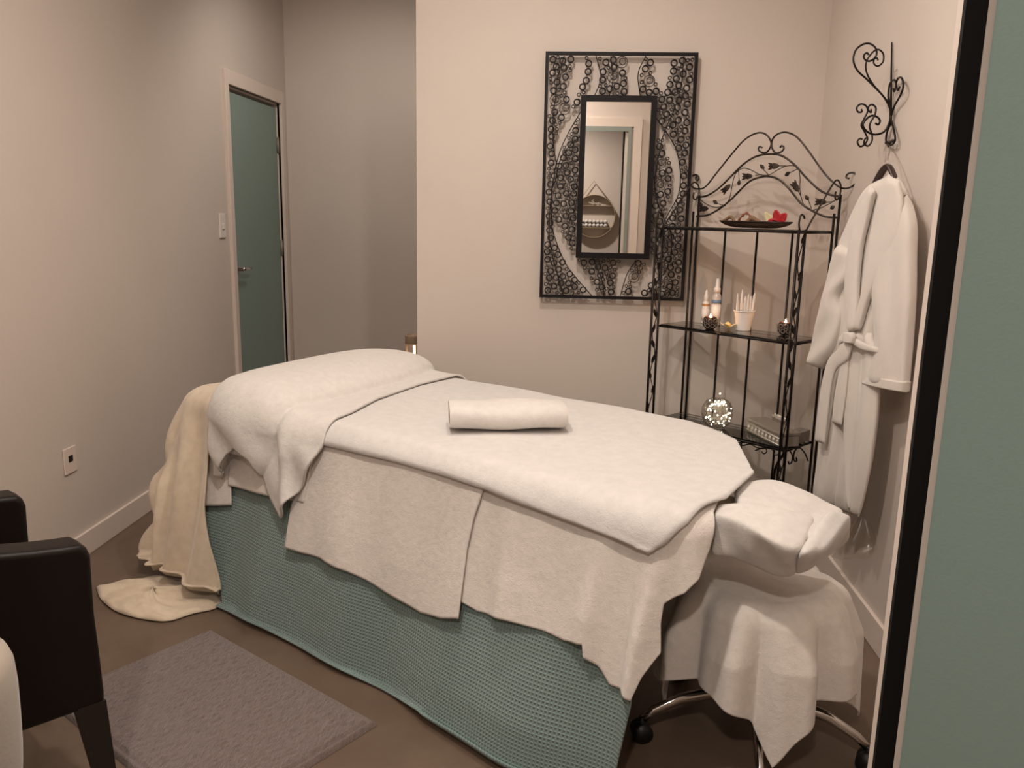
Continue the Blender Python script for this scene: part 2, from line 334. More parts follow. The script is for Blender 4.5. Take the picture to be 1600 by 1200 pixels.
# teal blanket
def tealx(a, b, d, th, c):
    g = np.clip((d-.12)/.5, 0, 1); fl = np.exp(-((a+1.15)/.28)**2)*.05*g**2+np.exp(-((a+2.30)/.12)**2)*.03*g
    return fl*(b < 1.7)+.03*c*np.sin(th*7)*np.clip(d*2, 0, 1)
S = coons([(-2.46, .915), (-2.2, .93), (-1.8, .925), (-1.4, .93), (-1.0, .93), (-.86, .93)], [(-2.95, 3.14), (-1.4, 3.14)], [(-2.46, .915), (-2.50, 1.05), (-2.72, 1.3), (-2.9, 1.5), (-2.95, 2.3), (-2.95, 3.14)], [(-.86, .93), (-.80, 1.2), (-.84, 1.6), (-1.0, 2.0), (-1.25, 2.3), (-1.4, 3.14)], 260, 200)
TE = gridmesh(BED(S[..., 0], S[..., 1], 0, tealx), S).build('teal_blanket', TEAL, solid=.005, offset=-1)
tag(TE, 'teal waffle-weave blanket draped over the massage table down to the floor', 'blanket')
def towel(name, label, mtl, hem, left, right, top, off, n, m, extra=None, th=.005, off_i=None, ivx=None, uvs=None):
    f = lambda L: [p if abs(p[0]) < 20 else BED.inv([p], RNG, off, extra)[0] for p in L]
    hem, left, right, top = map(f, (hem, left, right, top))
    left[0] = hem[0]; right[0] = hem[-1]; top[0] = left[-1]; top[-1] = right[-1]
    S = coons(hem, top, left, right, n, m); Pq = BED(S[..., 0], S[..., 1], off, extra)
    if name == 'top_towel': Pq[:, 3, 2] -= .003; Pq[-4, :, 2] -= .003
    o = gridmesh(Pq, S).build(name, mtl, solid=th, offset=-1)
    return tag(o, label, 'towel'), S
def fA(a, b, d, th, c): g = np.clip(d/.35, 0, 1); return tealx(a, b, d, th, c)*1.0+.006*g*(1+np.sin(a*26))+.012*g*np.exp(-((a+1.38-(d)*.12)/.035)**2)
def fB(a, b, d, th, c):
    g = np.clip(d/.3, 0, 1)
    return tealx(a, b, d, th, c)+.006*g*(1+np.sin(a*31+1))+.022*g*np.exp(-((a+.98)/.03)**2)+.018*g*np.exp(-((a+.82)/.04)**2)+.012*np.clip(d/.3, 0, 1)*np.exp(-((a+1.28-d*.1)/.03)**2)
towel('side_towel', 'left towel of the two hanging over the teal blanket, curved hem ending mid-bed', TERRY2,
      [(445, 855), (470, 864), (500, 873), (540, 892), (600, 925), (655, 957), (690, 967), (714, 966)], [(445, 855), (455, 790), (470, 740), (484, 700), (-2.03, 1.80)],
      [(714, 966), (720, 915), (728, 860), (738, 810), (757, 762), (-1.42, 1.80)], [(-2.03, 1.80), (-1.42, 1.80)], .018, 130, 90, fA)
towel('side_towel', 'right towel hanging over the teal blanket, long pointed corner hanging near the table end', TERRY2,
      [(718, 940), (745, 955), (775, 967), (810, 975), (845, 985), (880, 1000), (908, 1008), (912, 1028), (935, 1042), (952, 1070), (985, 1095)],
      [(718, 940), (730, 850), (745, 790), (-1.45, 1.80)],
      [(985, 1095), (1003, 1060), (1033, 1020), (1032, 975), (1038, 945), (1070, 928), (1092, 905), (1108, 860), (1114, 800), (-.80, 1.86)], [(-1.45, 1.80), (-.80, 1.86)], .010, 150, 110, fB)
towel('small_towel', 'white towel with straight hem below the pillow at the left of the bed', TERRY2,
      [(356, 758), (400, 770), (440, 779), (474, 786)], [(356, 758), (360, 705), (-2.42, 1.80)], [(474, 786), (482, 745), (492, 700), (-2.02, 1.80)], [(-2.42, 1.80), (-2.02, 1.80)], .026, 60, 50, tealx)
towel('small_towel', 'short white towel square behind the cream blanket edge, lowest at the left', TERRY2,
      [(302, 784), (315, 790), (335, 791), (360, 789)], [(302, 784), (310, 700), (-2.62, 1.80)], [(360, 789), (360, 700), (-2.38, 1.80)], [(-2.62, 1.80), (-2.38, 1.80)], .019, 40, 50, tealx)
# white top towel
def fW(a, b, d, th, c): return fB(a, b, d, th, c)*.5+.002*np.sin(a*14+b*9)
WT, SW = towel('top_towel', 'large white flat towel spread over the bed top with a pointed corner hanging down', SHEET,
      [(-2.42, 1.56), (480, 690), (505, 696), (600, 718), (700, 745), (760, 766), (870, 808), (930, 830), (965, 843), (990, 855), (1011, 866)],
      [(-2.42, 1.56), (-2.45, 2.55)], [(1011, 866), (1035, 850), (1075, 815), ttop(1130, 772), ttop(1177, 738)], [(-2.45, 2.55), (-1.75, 2.53), (-1.35, 2.50), ttop(1110, 674, .72), ttop(1150, 693, .72), ttop(1177, 738)], .032, 150, 90, fW, .006)
# stitched hem band of the top towel
ed = [SW[-3, j] for j in range(90)]; ed2 = [SW[i, 2] for i in range(40, 150)]
def line_on(pts, off, ex): p = BED(np.array([q[0] for q in pts]), np.array([q[1] for q in pts]), off, ex); return [tuple(x) for x in p]
# cream blanket over the left end
def fK(a, b, d, th, c):
    g = np.clip((d-.03)/.35, 0, 1); side = np.where(np.abs(th) > 2.2, b, a)
    return .045*g*(1+np.sin(a*34+.6*np.sin(b*9)))*.5+.05*g*c*(1+np.sin(th*13))*.6+.010*np.sin(a*23+b*11)*(1-g)+.010
S = coons([(-3.20, 1.02), (-3.0, .98), (-2.75, .97), (-2.45, .965)], [(-3.34, 2.5), (-2.42, 2.5)], [(-3.20, 1.02), (-3.38, 1.6), (-3.34, 2.5)], [(-2.45, .965), (-2.50, 1.2), (-2.58, 1.5), (-2.5, 2.), (-2.42, 2.5)], 140, 130)
kt = thing('cream_blanket', 'cream soft blanket draped over the left bed corner and pooling on the floor', 'blanket', sn(-2.75, 1.45, 0))
gridmesh(BED(S[..., 0], S[..., 1], .012, fK, .06), S).build('hanging_fold', CREAM, kt, solid=.006)
pool = [onz(x, y, .012) for x, y in [(150, 915), (175, 910), (205, 906), (240, 900), (300, 905), (345, 915), (344, 944), (300, 957), (262, 968), (228, 966), (185, 955), (158, 935)]]
pc = np.mean(pool, 0); pp = spl(pool+[pool[0]], 72)[:-1]; rings = []
for k in range(14):
    t_ = 1-k/13; row = []
    for j, q in enumerate(pp):
        v = pc+(np.array(q)-pc)*t_; an = 2*PI*j/71
        v[2] = .008+.03*(1-t_)**.7*(.6+.4*math.sin(an*3))+.010*abs(math.sin(an*5+t_*6))*(t_ < .97)
        row.append(v)
    rings.append(row)
P = np.array(rings); mb = MB(); n_, m_ = P.shape[:2]
mb.add(P.reshape(-1, 3), [(i*m_+j, i*m_+(j+1) % m_, (i+1)*m_+(j+1) % m_, (i+1)*m_+j) for i in range(n_-1) for j in range(m_)]+[tuple((n_-1)*m_+j for j in range(m_))]); mb.build('floor_pool', CREAM, kt, solid=.004, offset=1)
# pillow and its towel
def hump(a, b):
    x = (a+2.40+.13*(b-1.6))/.235; y = (b-1.96)/.56; q = np.clip(1-(np.abs(x)**2.3+np.abs(y)**3.2), 0, 1); return q**.55
def fP(a, b, d, th, c):
    hm = hump(a, b)*(.078+.010*np.clip((b-1.7)/.7, 0, 1))
    wr = .008*np.sin(a*22+b*30)*np.clip(d*12, 0, 1)+.006*np.sin(b*17+a*9)*np.clip((1.8-b)*3, 0, 1)
    tail = .03*np.exp(-((a+2.17-(d)*.28)/.035)**2)*np.clip(d*8, 0, 1)
    return hm+wr+tail+tealx(a, b, d, th, c)
pl = MB(); 
A, B = np.meshgrid(np.linspace(-2.56, -2.24, 40), np.linspace(1.50, 2.50, 60), indexing='ij')
top = BED(A, B, .034, lambda a, b, d, th, c: hump(a, b)*(.066+.008*np.clip((b-1.7)/.7, 0, 1)))
gm = gridmesh(top); pil = gm.build('pillow', SHEET, solid=.004, offset=-1); tag(pil, 'plump pillow hidden inside the draped towel at the left end of the bed', 'pillow')
f = lambda L: [p if abs(p[0]) < 20 else BED.inv([p], (-3., -1.9, 1.1, 2.7), .044, fP)[0] for p in L]
hem = [(-2.53, 1.39), (-2.48, 1.40), (-2.42, 1.49), (-2.36, 1.525), (-2.28, 1.50), (-2.22, 1.40), (-2.14, 1.335)]
right = [(-2.14, 1.335), (-2.06, 1.44), (-1.98, 1.60), (-2.02, 1.74), (-2.10, 1.92), (-2.17, 2.2), (-2.20, 2.56)]
left = [(-2.53, 1.39), (-2.52, 1.5), (-2.55, 1.65), (-2.64, 1.85), (-2.74, 2.1), (-2.78, 2.56)]
S = coons(hem, [(-2.78, 2.56), (-2.20, 2.56)], left, right, 130, 150)
PT = gridmesh(BED(S[..., 0], S[..., 1], .046, fP), S).build('pillow_towel', TERRY, solid=.008, offset=-1)
tag(PT, 'plush white towel draped over the pillow hump with folded tail down the side', 'towel')

# loft between two 3D edge curves with an oval section
def loft(Lp, Rp, th, n=40, m=24, fold=None, nrm=None, endr=True):
    Lp = np.array(spl(Lp, n)); Rp = np.array(spl(Rp, n)); mb = MB(); vv = []
    for i in range(n):
        e = Rp[i]-Lp[i]; v = i/(n-1); tt = th(v) if callable(th) else th
        if endr: tt = tt*min(1, math.sqrt(max(0, 1-(abs(2*v-1))**14))+.12)
        for j in range(2*m):
            a = PI*j/m; u = .5-.5*math.cos(a); sgn = math.sin(a); sg = abs(sgn)**.6*(1 if sgn >= 0 else -1)
            off = sg*tt/2
            if fold and j <= m: off += fold(u, v)*abs(sgn)**.5
            vv.append(Lp[i]+e*u+np.array(nrm)*off)
    k = 2*m; ff = [(i*k+j, i*k+(j+1) % k, (i+1)*k+(j+1) % k, (i+1)*k+j) for i in range(n-1) for j in range(k)]
    ff += [tuple(range(k))[::-1], tuple((n-1)*k+j for j in range(k))]; mb.add(vv, ff); return mb

# rolled towel lying on top
zt = .70+.038
a = onz(703, 678, zt); b = onz(888, 676, zt); a2 = onz(700, 640, zt+.03)
ax = (b-a); Lr = np.linalg.norm(ax); ax /= Lr; bk = np.array([-ax[1], ax[0], 0]); W_ = .17; hh = .078
mb = MB(); prof = []
for j in range(28):
    t_ = 2*PI*j/28; c_, s_ = math.cos(t_), math.sin(t_); prof.append((W_/2+W_/2*abs(c_)**.75*(1 if c_ > 0 else -1), hh/2+hh/2*abs(s_)**.8*(1 if s_ > 0 else -1)))
n_ = 26; vv = []
for i in range(n_):
    u = i/(n_-1); sc = 1-.10*abs(2*u-1)**10
    for (x, y) in prof:
        q = a+ax*u*Lr+bk*(W_/2+(x-W_/2)*sc)+np.array([0, 0, hh/2+(y-hh/2)*sc+.003*math.sin(u*9+x*20)]); vv.append(q)
k = 28; mb.add(vv, [(i*k+j, (i+1)*k+j, (i+1)*k+(j+1) % k, i*k+(j+1) % k) for i in range(n_-1) for j in range(k)])
for e, s_ in ((0, -1), (n_-1, 1)):        # spiral ends
    cpt = a+ax*(e/(n_-1))*Lr+bk*W_/2+np.array([0, 0, hh/2]); ring = vv[e*k:(e+1)*k]
    for lev in range(5):
        f0 = 1-lev*.2; f1 = 1-(lev+1)*.2+.001; d_ = .004*(lev % 2)
        r0 = [cpt+(q-cpt)*f0+ax*s_*(-d_) for q in ring]; r1 = [cpt+(q-cpt)*f1+ax*s_*(-.006+d_) for q in ring]
        mb.add(r0+r1, [(j, (j+1) % k, k+(j+1) % k, k+j) for j in range(k)])
tag(mb.build('rolled_towel', TERRY), 'rolled white towel lying on the flat top towel at the middle of bed', 'towel')

# ---------------------------------------------------------------- face cradle with wrapped towels
fc = thing('face_cradle', 'padded face cradle wrapped in a thick folded white towel at the table end', 'face cradle', sn(-.55, 2.06, .60))
bedbox(-.90, -.56, 1.78, 1.98, .615, .675).build('headrest_pad', CREAM2, fc, bevel=.02)
def sq(ctr, ea, eb, ez, ha, hb, hz, n=36, m=22, p=.45, wob=.006):
    vv = []; ea, eb, ez, ctr = map(np.array, (ea, eb, ez, ctr))
    pw = lambda x, q: abs(x)**q*(1 if x >= 0 else -1)
    for i in range(m+1):
        t_ = -PI/2+PI*i/m
        for j in range(n):
            f_ = 2*PI*j/n; x = pw(math.cos(t_), p)*pw(math.cos(f_), p); y_ = pw(math.cos(t_), p)*pw(math.sin(f_), p); z_ = pw(math.sin(t_), .75)
            wv = wob*math.sin(5*f_+3*t_)
            vv.append(ctr+ea*x*(ha+wv)+eb*y_*(hb+wv)+ez*z_*hz)
    mb = MB(); mb.add(vv, [(i*n+j, i*n+(j+1) % n, (i+1)*n+(j+1) % n, (i+1)*n+j) for i in range(m) for j in range(n)]); return mb
# towel slab traced where it shows: front and back edges of its top, and its bottom
nz = np.array([0, 0, 1.])
FT = [onz(x, y, z) for x, y, z in [(1116, 812, .70), (1150, 828, .70), (1200, 845, .695), (1262, 868, .67)]]
def slab(front_top, back_top, front_bot, back_bot, n=50, m=16, wr=.004, seed=0):
    a, b, c, d = [np.array(spl(q, n)) for q in (front_top, back_top, front_bot, back_bot)]; vv = []
    for i in range(n):
        ring = []
        for (p0, p1) in ((a[i], b[i]), (b[i], d[i]), (d[i], c[i]), (c[i], a[i])):
            for j in range(m): ring.append(p0+(p1-p0)*j/m)
        ring = np.array(ring)
        for _ in range(int(m*.75)): ring = .5*ring+.25*np.roll(ring, 1, 0)+.25*np.roll(ring, -1, 0)
        cen = ring.mean(0); e_ = min(i, n-1-i); f_ = 1-.22*math.exp(-e_/1.3); ring = cen+(ring-cen)*f_*1.05
        ring += np.array([[wr*noise.noise(Vector(q*14)+Vector((seed, 0, 0)))]*3 for q in ring]); vv += list(ring)
    k = 4*m; mb = MB(); mb.add(vv, [(i*k+j, i*k+(j+1) % k, (i+1)*k+(j+1) % k, (i+1)*k+j) for i in range(n-1) for j in range(k)]+[tuple(range(k))[::-1], tuple((n-1)*k+j for j in range(k))]); return mb
ft = [onz(1150, 788, .70), onz(1190, 810, .70), onz(1235, 830, .695), onz(1285, 850, .675)]
bt = [onz(1148, 752, .71), onz(1190, 747, .715), onz(1245, 758, .71), onz(1325, 795, .68)]
fb = [onz(1150, 862, .60), onz(1190, 868, .59), onz(1230, 880, .585), onz(1262, 886, .59)]
bb = [q-nz*.10 for q in bt]
slab(ft, bt, fb, bb, wr=.006, m=18).build('wrapped_towel', TERRY, fc)
ft = [onz(1116, 802, .70), onz(1150, 815, .705), onz(1200, 838, .70), onz(1252, 858, .685)]
bt = [onz(1124, 781, .712), onz(1168, 785, .716), onz(1222, 792, .716), onz(1278, 800, .70)]
fb = [onz(1110, 868, .60), onz(1145, 878, .59), onz(1195, 895, .575), onz(1240, 908, .57)]
bb = [q-nz*.08 for q in bt]
slab(ft, bt, fb, bb, wr=.006, m=18, seed=3).build('folded_flap', TERRY, fc)
ft = [onz(1246, 862, .683), onz(1262, 864, .68), onz(1276, 862, .675), onz(1290, 862, .668)]
bt = [onz(1292, 795, .706), onz(1306, 796, .70), onz(1320, 798, .69), onz(1334, 802, .68)]
fb = [onz(1238, 902, .572), onz(1250, 898, .575), onz(1262, 893, .58), onz(1272, 886, .585)]
bb = [q-nz*.075 for q in bt]
slab(ft, bt, fb, bb, n=24, wr=.003, m=18, seed=5).build('end_band', SHEET, fc)
# inner overlapping flap and end band
ft2 = [q+np.array([.0, 0, .006]) for q in [onz(1268, 792, .735), onz(1290, 800, .725), onz(1305, 806, .71)]]
cv = glassm('plastic_cover', (.96, .95, .93), .12, .2)
mb = MB(); e0 = onz(1334, 802, .68); e1 = onz(1292, 868, .60)
ringp = []
for i in range(20):
    t_ = i/19; base = np.array(e0)*(1-t_)+np.array(e1)*t_
    for k_ in range(3): ringp.append(base+np.array([U[0], U[1], 0])*(.012+.05*math.sin(PI*t_)*(k_/2)+.01*k_)+np.array([0, 0, -.012*k_*math.sin(PI*t_)]))
mb.add(ringp, [(i*3+j, i*3+j+1, (i+1)*3+j+1, (i+1)*3+j) for i in range(19) for j in range(2)]); mb.build('plastic_cover', cv, fc, solid=.0015)

# ---------------------------------------------------------------- stool with towel
SC = np.array([.530, 2.075]); ZS = .455
st = thing('rolling_stool', 'chrome five-legged rolling stool under a draped white towel', 'stool', (SC[0], SC[1], 0))
MB().lathe([(0, .37), (.17, .37), (.185, .385), (.19, .41), (.185, .44), (.16, ZS-.004), (0, ZS-.004)], (SC[0], SC[1], 0), 40).build('seat', BLACKP, st)
MB().lathe([(0, .09), (.028, .09), (.028, .24), (.018, .25), (.018, .37), (0, .37)], (SC[0], SC[1], 0), 20).build('gas_column', CHROME, st)
ang0 = math.atan2(-.97, -.12)
for k in range(5):
    an = ang0+2*PI*k/5; dx, dy = math.cos(an), math.sin(an); P3 = lambda r_, z_: (SC[0]+dx*r_, SC[1]+dy*r_, z_)
    lg = MB().tube([P3(.02, .125), P3(.10, .13), P3(.20, .115), P3(.27, .085), P3(.30, .062)], [.02, .018, .015, .013, .011], 12, flat=.8).build('leg', CHROME, st)
    ca = MB()
    for s_ in (-1, 1):
        c0 = Vector(P3(.30, .027))+Vector((-dy, dx, 0))*.012*s_
        ca.tube([c0-Vector((-dy, dx, 0))*.008, c0+Vector((-dy, dx, 0))*.008], .027, 18)
    ca.tube([P3(.30, .03), P3(.30, .07)], .009, 8); ca.build('caster', BLACKP, lg)
phi = math.radians(45)
c1 = np.array([-.05, -.998]); ang = math.atan2(c1[1], c1[0])+PI/4; ta = np.array([math.cos(ang), math.sin(ang)]); tb = np.array([-math.sin(ang), math.cos(ang)])
def fS(a, b, d, th, c):
    g = np.clip(d/.16, 0, 1); return .052*g*(1+np.sin(th*9+.3))*.5+.020*g*(1+np.sin(th*17+2))*.5-.006
STD = Drape(SC, ta, tb, -.2001, .2001, -.2001, .2001, ZS, Rc=.15, r=.05, slant=.05, folds=fS)
gx = coons([(-.41, -.41), (0, -.40), (.41, -.37)], [(-.43, .41), (.40, .385)], [(-.41, -.41), (-.42, 0), (-.43, .41)], [(.41, -.37), (.40, .385)], 190, 190)
def order_ok(): pass
o = gridmesh(STD(gx[..., 0], gx[..., 1], .004), gx).build('stool_towel', TERRY2, solid=.006, offset=1)
tag(o, 'white towel draped over the round stool seat with a pointed hanging corner', 'towel')

# ---------------------------------------------------------------- rug
ra = onz(590, 1134, .0)[:2]; e1_ = np.array([-.826, .563]); e2_ = np.array([-.563, -.826]); RL, RW = .80, .52
mb = MB(); n1, n2 = 160, 104; vv = []
for i in range(n1+1):
    for j in range(n2+1):
        p = ra+e1_*RL*i/n1+e2_*RW*j/n2; ed = min(i, n1-i, j, n2-j); z = .018*(1-math.exp(-ed/1.2))
        if ed in (3, 4): z -= .006
        if ed > 4: z += .0045*noise.noise(Vector((i*.9, j*.16, 0)))+.0025*noise.noise(Vector((i*.5, j*.5, 5)))
        vv.append((p[0], p[1], .001+z))
mb.add(vv, [(i*(n2+1)+j, (i+1)*(n2+1)+j, (i+1)*(n2+1)+j+1, i*(n2+1)+j+1) for i in range(n1) for j in range(n2)])
rg = mb.build('rug', RUGM); tag(rg, 'small grey-brown chenille mat on concrete floor beside the bed', 'rug')

# ---------------------------------------------------------------- leather chair
cd = math.radians(50); cdir = np.array([math.cos(cd), math.sin(cd), 0]); cn = np.array([math.sin(cd), -math.cos(cd), 0])   # cn towards camera
co = np.array([-1.03, 1.63, 0])
ch = thing('leather_armchair', 'dark brown leather armchair with padded arm at the left edge', 'armchair', (co[0]-.25, co[1]-.1, 0))
tr = lambda pts: [onp(x, y, co, cn) for x, y in pts]
armp = tr([(-60, 880), (0, 867), (50, 863), (100, 857), (126, 853), (138, 858), (144, 870), (146, 905), (150, 960), (158, 1020), (165, 1080), (166, 1098), (130, 1112), (35, 1146), (-60, 1182)])
MB().prism(armp, -cn*.085).build('armrest', LEATH, ch, bevel=.014)
wd = .52
legp = tr([(122, 1108), (166, 1094), (174, 1150), (182, 1205)]); fl_ = legp[-1]; lg0 = legp[:3]
pA, pB = legp[0], legp[1]; base = onp(182, 1205, co, cn); dz = (pB-base)/max(1e-6, (pB-base)[2])
b1 = base-dz*base[2]; b0 = b1-cdir*.030
MB().prism([pA, pB, b1+nz*.001, b0+nz*.001], -cn*.05).build('leg', WOODB, ch)
far = -cn*wd
MB().prism([p+far+cn*.085 for p in armp], -cn*.085).build('armrest', LEATH, ch, bevel=.014)
MB().prism([p+far+cn*.05 for p in (pA, pB, b1+nz*.001, b0+nz*.001)], -cn*.05).build('leg', WOODB, ch)
f0 = co-cdir*.02
seatp = [f0-cn*.09, f0-cn*(wd-.08), f0-cn*(wd-.08)-cdir*.44, f0-cn*.09-cdir*.44]
MB().prism([np.array(p)+nz*.26 for p in seatp], nz*.19).build('seat', LEATH, ch, bevel=.03)
bkp = [f0-cdir*.42, f0-cn*wd-cdir*.42, f0-cn*wd-cdir*.50, f0-cdir*.50]
vt = [np.array(p)+nz*.26 for p in bkp]; vt2 = [np.array(p)-cdir*.07+nz*.86 for p in bkp]
MB().add(vt+vt2, [(0, 1, 2, 3), (7, 6, 5, 4), (0, 4, 5, 1), (1, 5, 6, 2), (2, 6, 7, 3), (3, 7, 4, 0)], False).build('backrest', LEATH, ch, bevel=.025)
for s_ in (.03, wd-.03):
    p0 = f0-cn*s_-cdir*.46; MB().tube([p0+nz*.27, p0-cdir*.05+nz*.002], [.03, .018], 4).build('leg', WOODB, ch)
# cream piece at the lower left corner
yy = 1.16
out = [ony(x, y, yy) for x, y in [(-164, 1095), (-124, 1060), (-64, 1050), (-28, 1051), (-14, 1058), (-6, 1075), (0, 1110), (5, 1160), (9, 1210), (10, 1240), (10, 1330)]]
zz0 = out[-1][2]; xs = [p[0] for p in out]; cx_ = (min(xs)+max(xs))/2-.06
mb = MB(); rings = []
rt = [(abs(out[i][0]-cx_), out[i][2]) for i in range(3, len(out))]
prof = [(0, out[3][2]+.004), (rt[0][0]*.6, out[3][2]+.003)]+rt+[(rt[-1][0], .05), (rt[-1][0]-.01, 0), (0, 0)]
mb.lathe(prof, (cx_, yy, 0), 40); po = mb.build('pouf', mat('cream_cotton', (.34, .285, .23), .9, sheen=.3)); bump(po.data.materials[0], noisen(po.data.materials[0], 160, 2).outputs[0], .0008, .4)
tag(po, 'cream rounded fabric pouf at lower left, in front of the leather armchair', 'pouf')

# ---------------------------------------------------------------- wall mirror
WM = np.array([-.125, .511]); ZM0, ZM1 = 1.013, 2.047; YFr = YM-.03
mi = thing('wall_mirror', 'tall rectangular mirror in a black frame of iron rings on the wall', 'mirror', (.193, YM-.03, 1.53))
def fr(x0, x1, z0, z1, w_, y0, y1):
    return MB().box((x0, y0, z0), (x0+w_, y1, z1)).box((x1-w_, y0, z0), (x1, y1, z1)).box((x0+w_, y0, z0), (x1-w_, y1, z0+w_)).box((x0+w_, y0, z1-w_), (x1-w_, y1, z1))
fr(WM[0], WM[1], ZM0, ZM1, .013, YFr-.016, YFr).build('outer_frame', LACQ, mi)
IX0, IX1, IZ0, IZ1 = .030, .350, 1.192, 1.872
fr(IX0, IX1, IZ0, IZ1, .024, YFr-.032, YFr).build('inner_frame', LACQ, mi)
MB().box((IX0+.02, YFr-.020, IZ0+.02), (IX1-.02, YFr-.014, IZ1-.02)).build('mirror_pane', MIRR, mi)
for x in (WM[0]+.006, WM[1]-.006):
    for z in (ZM0+.01, ZM1-.01): MB().box((x-.005, YFr, z-.005), (x+.005, YM, z+.005)).build('wall_bracket', LACQ, mi)
c2 = lambda L: [(820+x/5.333, 60+y/5.333) for x, y in L]; c3 = lambda L: [(820+x/5.333, 260+y/5.333) for x, y in L]
voids = [c2([(415, 140), (500, 140), (490, 330), (430, 420), (400, 520), (350, 470), (375, 380), (400, 250)]), c2([(560, 140), (600, 140), (632, 300), (610, 400), (580, 485), (500, 485), (545, 350), (565, 250)]),
  c2([(850, 185), (990, 150), (943, 300), (958, 480), (850, 480)]), c2([(1098, 150), (1228, 150), (1195, 300), (1170, 380), (1150, 450), (1115, 400), (1075, 330), (1085, 250)]),
  c2([(440, 555), (480, 545), (480, 590), (380, 760), (300, 940), (262, 1050), (245, 900), (285, 760), (330, 660)]), c2([(1090, 680), (1160, 770), (1135, 850), (1090, 790)]),
  c2([(1165, 810), (1200, 830), (1270, 960), (1290, 1100), (1292, 1210), (1230, 1210), (1218, 1050), (1160, 900)]), c3([(1228, 0), (1292, 0), (1290, 200), (1220, 380), (1172, 450), (1150, 370), (1205, 290), (1228, 150)]),
  c3([(235, 420), (270, 450), (310, 560), (380, 690), (440, 780), (500, 880), (570, 970), (590, 1075), (550, 1065), (400, 900), (280, 700), (240, 560)]),
  c3([(825, 775), (925, 775), (865, 880), (800, 1070), (765, 1070), (755, 900)]), c3([(970, 860), (1040, 770), (1080, 720), (1085, 900), (1040, 970), (960, 1060), (885, 1065), (915, 960), (980, 900)])]
toM = lambda L: [(ony(x, y, YFr)[0], ony(x, y, YFr)[2]) for x, y in L]
voids = [toM(v) for v in voids]
def inside(p, poly):
    c_ = False; n_ = len(poly)
    for i in range(n_):
        a, b = poly[i], poly[i-1]
        if (a[1] > p[1]) != (b[1] > p[1]) and p[0] < (b[0]-a[0])*(p[1]-a[1])/(b[1]-a[1])+a[0]: c_ = not c_
    return c_
rs = random.Random(3); placed = []
def tryring(r_, n_, minx=None):
    for _ in range(n_):
        x = rs.uniform(WM[0]+.014+r_, WM[1]-.014-r_); z = rs.uniform(ZM0+.014+r_, ZM1-.014-r_)
        if IX0-r_ < x < IX1+r_ and IZ0-r_ < z < IZ1+r_: continue
        if any(inside((x+dx*r_*.8, z+dz_*r_*.8), v) for v in voids for dx, dz_ in ((0, 0), (1, 0), (-1, 0), (0, 1), (0, -1))): continue
        if any((x-a)**2+(z-b)**2 < (r_+c_)**2*.93 for a, b, c_ in placed): continue
        placed.append((x, z, r_))
tryring(.024, 60); nb = len(placed); tryring(.0148, 14000); tryring(.0078, 16000)
mb = MB()
for k, (x, z, r_) in enumerate(placed):
    rr = .0013 if r_ > .02 else .0037 if r_ > .01 else .0020
    n_ = 18 if r_ > .01 else 12; y0 = YFr-.014; dep = .012
    vv = []
    for j in range(n_):
        a = 2*PI*j/n_; c_, s_ = math.cos(a), math.sin(a)
        for (q, yq) in ((r_, y0), (r_-rr*1.4, y0), (r_-rr*1.4, y0+dep), (r_, y0+dep)): vv.append((x+q*c_, yq, z+q*s_))
    mb.add(vv, [(j*4+i, j*4+(i+1) % 4, ((j+1) % n_)*4+(i+1) % 4, ((j+1) % n_)*4+i) for j in range(n_) for i in range(4)])
mb.build('ring_lattice', LACQ2, mi)
mb = MB()
for k in range(nb):
    x, z, r_ = placed[k]; 
    mb.tube([(x+.003+.013*math.cos(2*PI*j/18), YFr-.008, z+.003+.013*math.sin(2*PI*j/18)) for j in range(18)], .0016, 6, closed=True)
curves = [c2([(330, 150), (280, 300), (258, 480), (235, 700), (240, 900), (265, 1050)]), c2([(480, 590), (380, 760), (310, 900), (262, 1050), (240, 1180)])+c3([(222, 200), (222, 420), (240, 560), (330, 790), (430, 930), (560, 1078)]),
 c2([(480, 800), (380, 890), (310, 980), (275, 1090), (255, 1190)])+c3([(225, 200), (205, 450), (205, 600), (240, 780), (320, 1070)]), c2([(590, 140), (632, 300), (615, 400), (575, 490)]), c2([(715, 150), (732, 350), (700, 490)]),
 c2([(1005, 150), (943, 300), (960, 490)]), c2([(1325, 150), (1300, 400), (1240, 600), (1165, 770), (1130, 900)])+c3([(1080, 120), (1100, 280), (1160, 440)]), c2([(1085, 655), (1170, 770), (1260, 930), (1292, 1100)])+c3([(1295, 80), (1275, 240), (1170, 440), (1090, 630), (1010, 700)]),
 c2([(1290, 440), (1180, 480), (1090, 500)]), c3([(925, 780), (850, 900), (795, 1076)]), c3([(575, 780), (640, 940), (660, 1076)]), c3([(1170, 450), (1222, 600), (1190, 830), (1010, 1080)])]
for cvv in curves: mb.tube([(x, YFr-.010, z) for x, z in spl(toM(cvv), 40)], .0021, 6)
mb.build('curved_wire', LACQ2, mi)

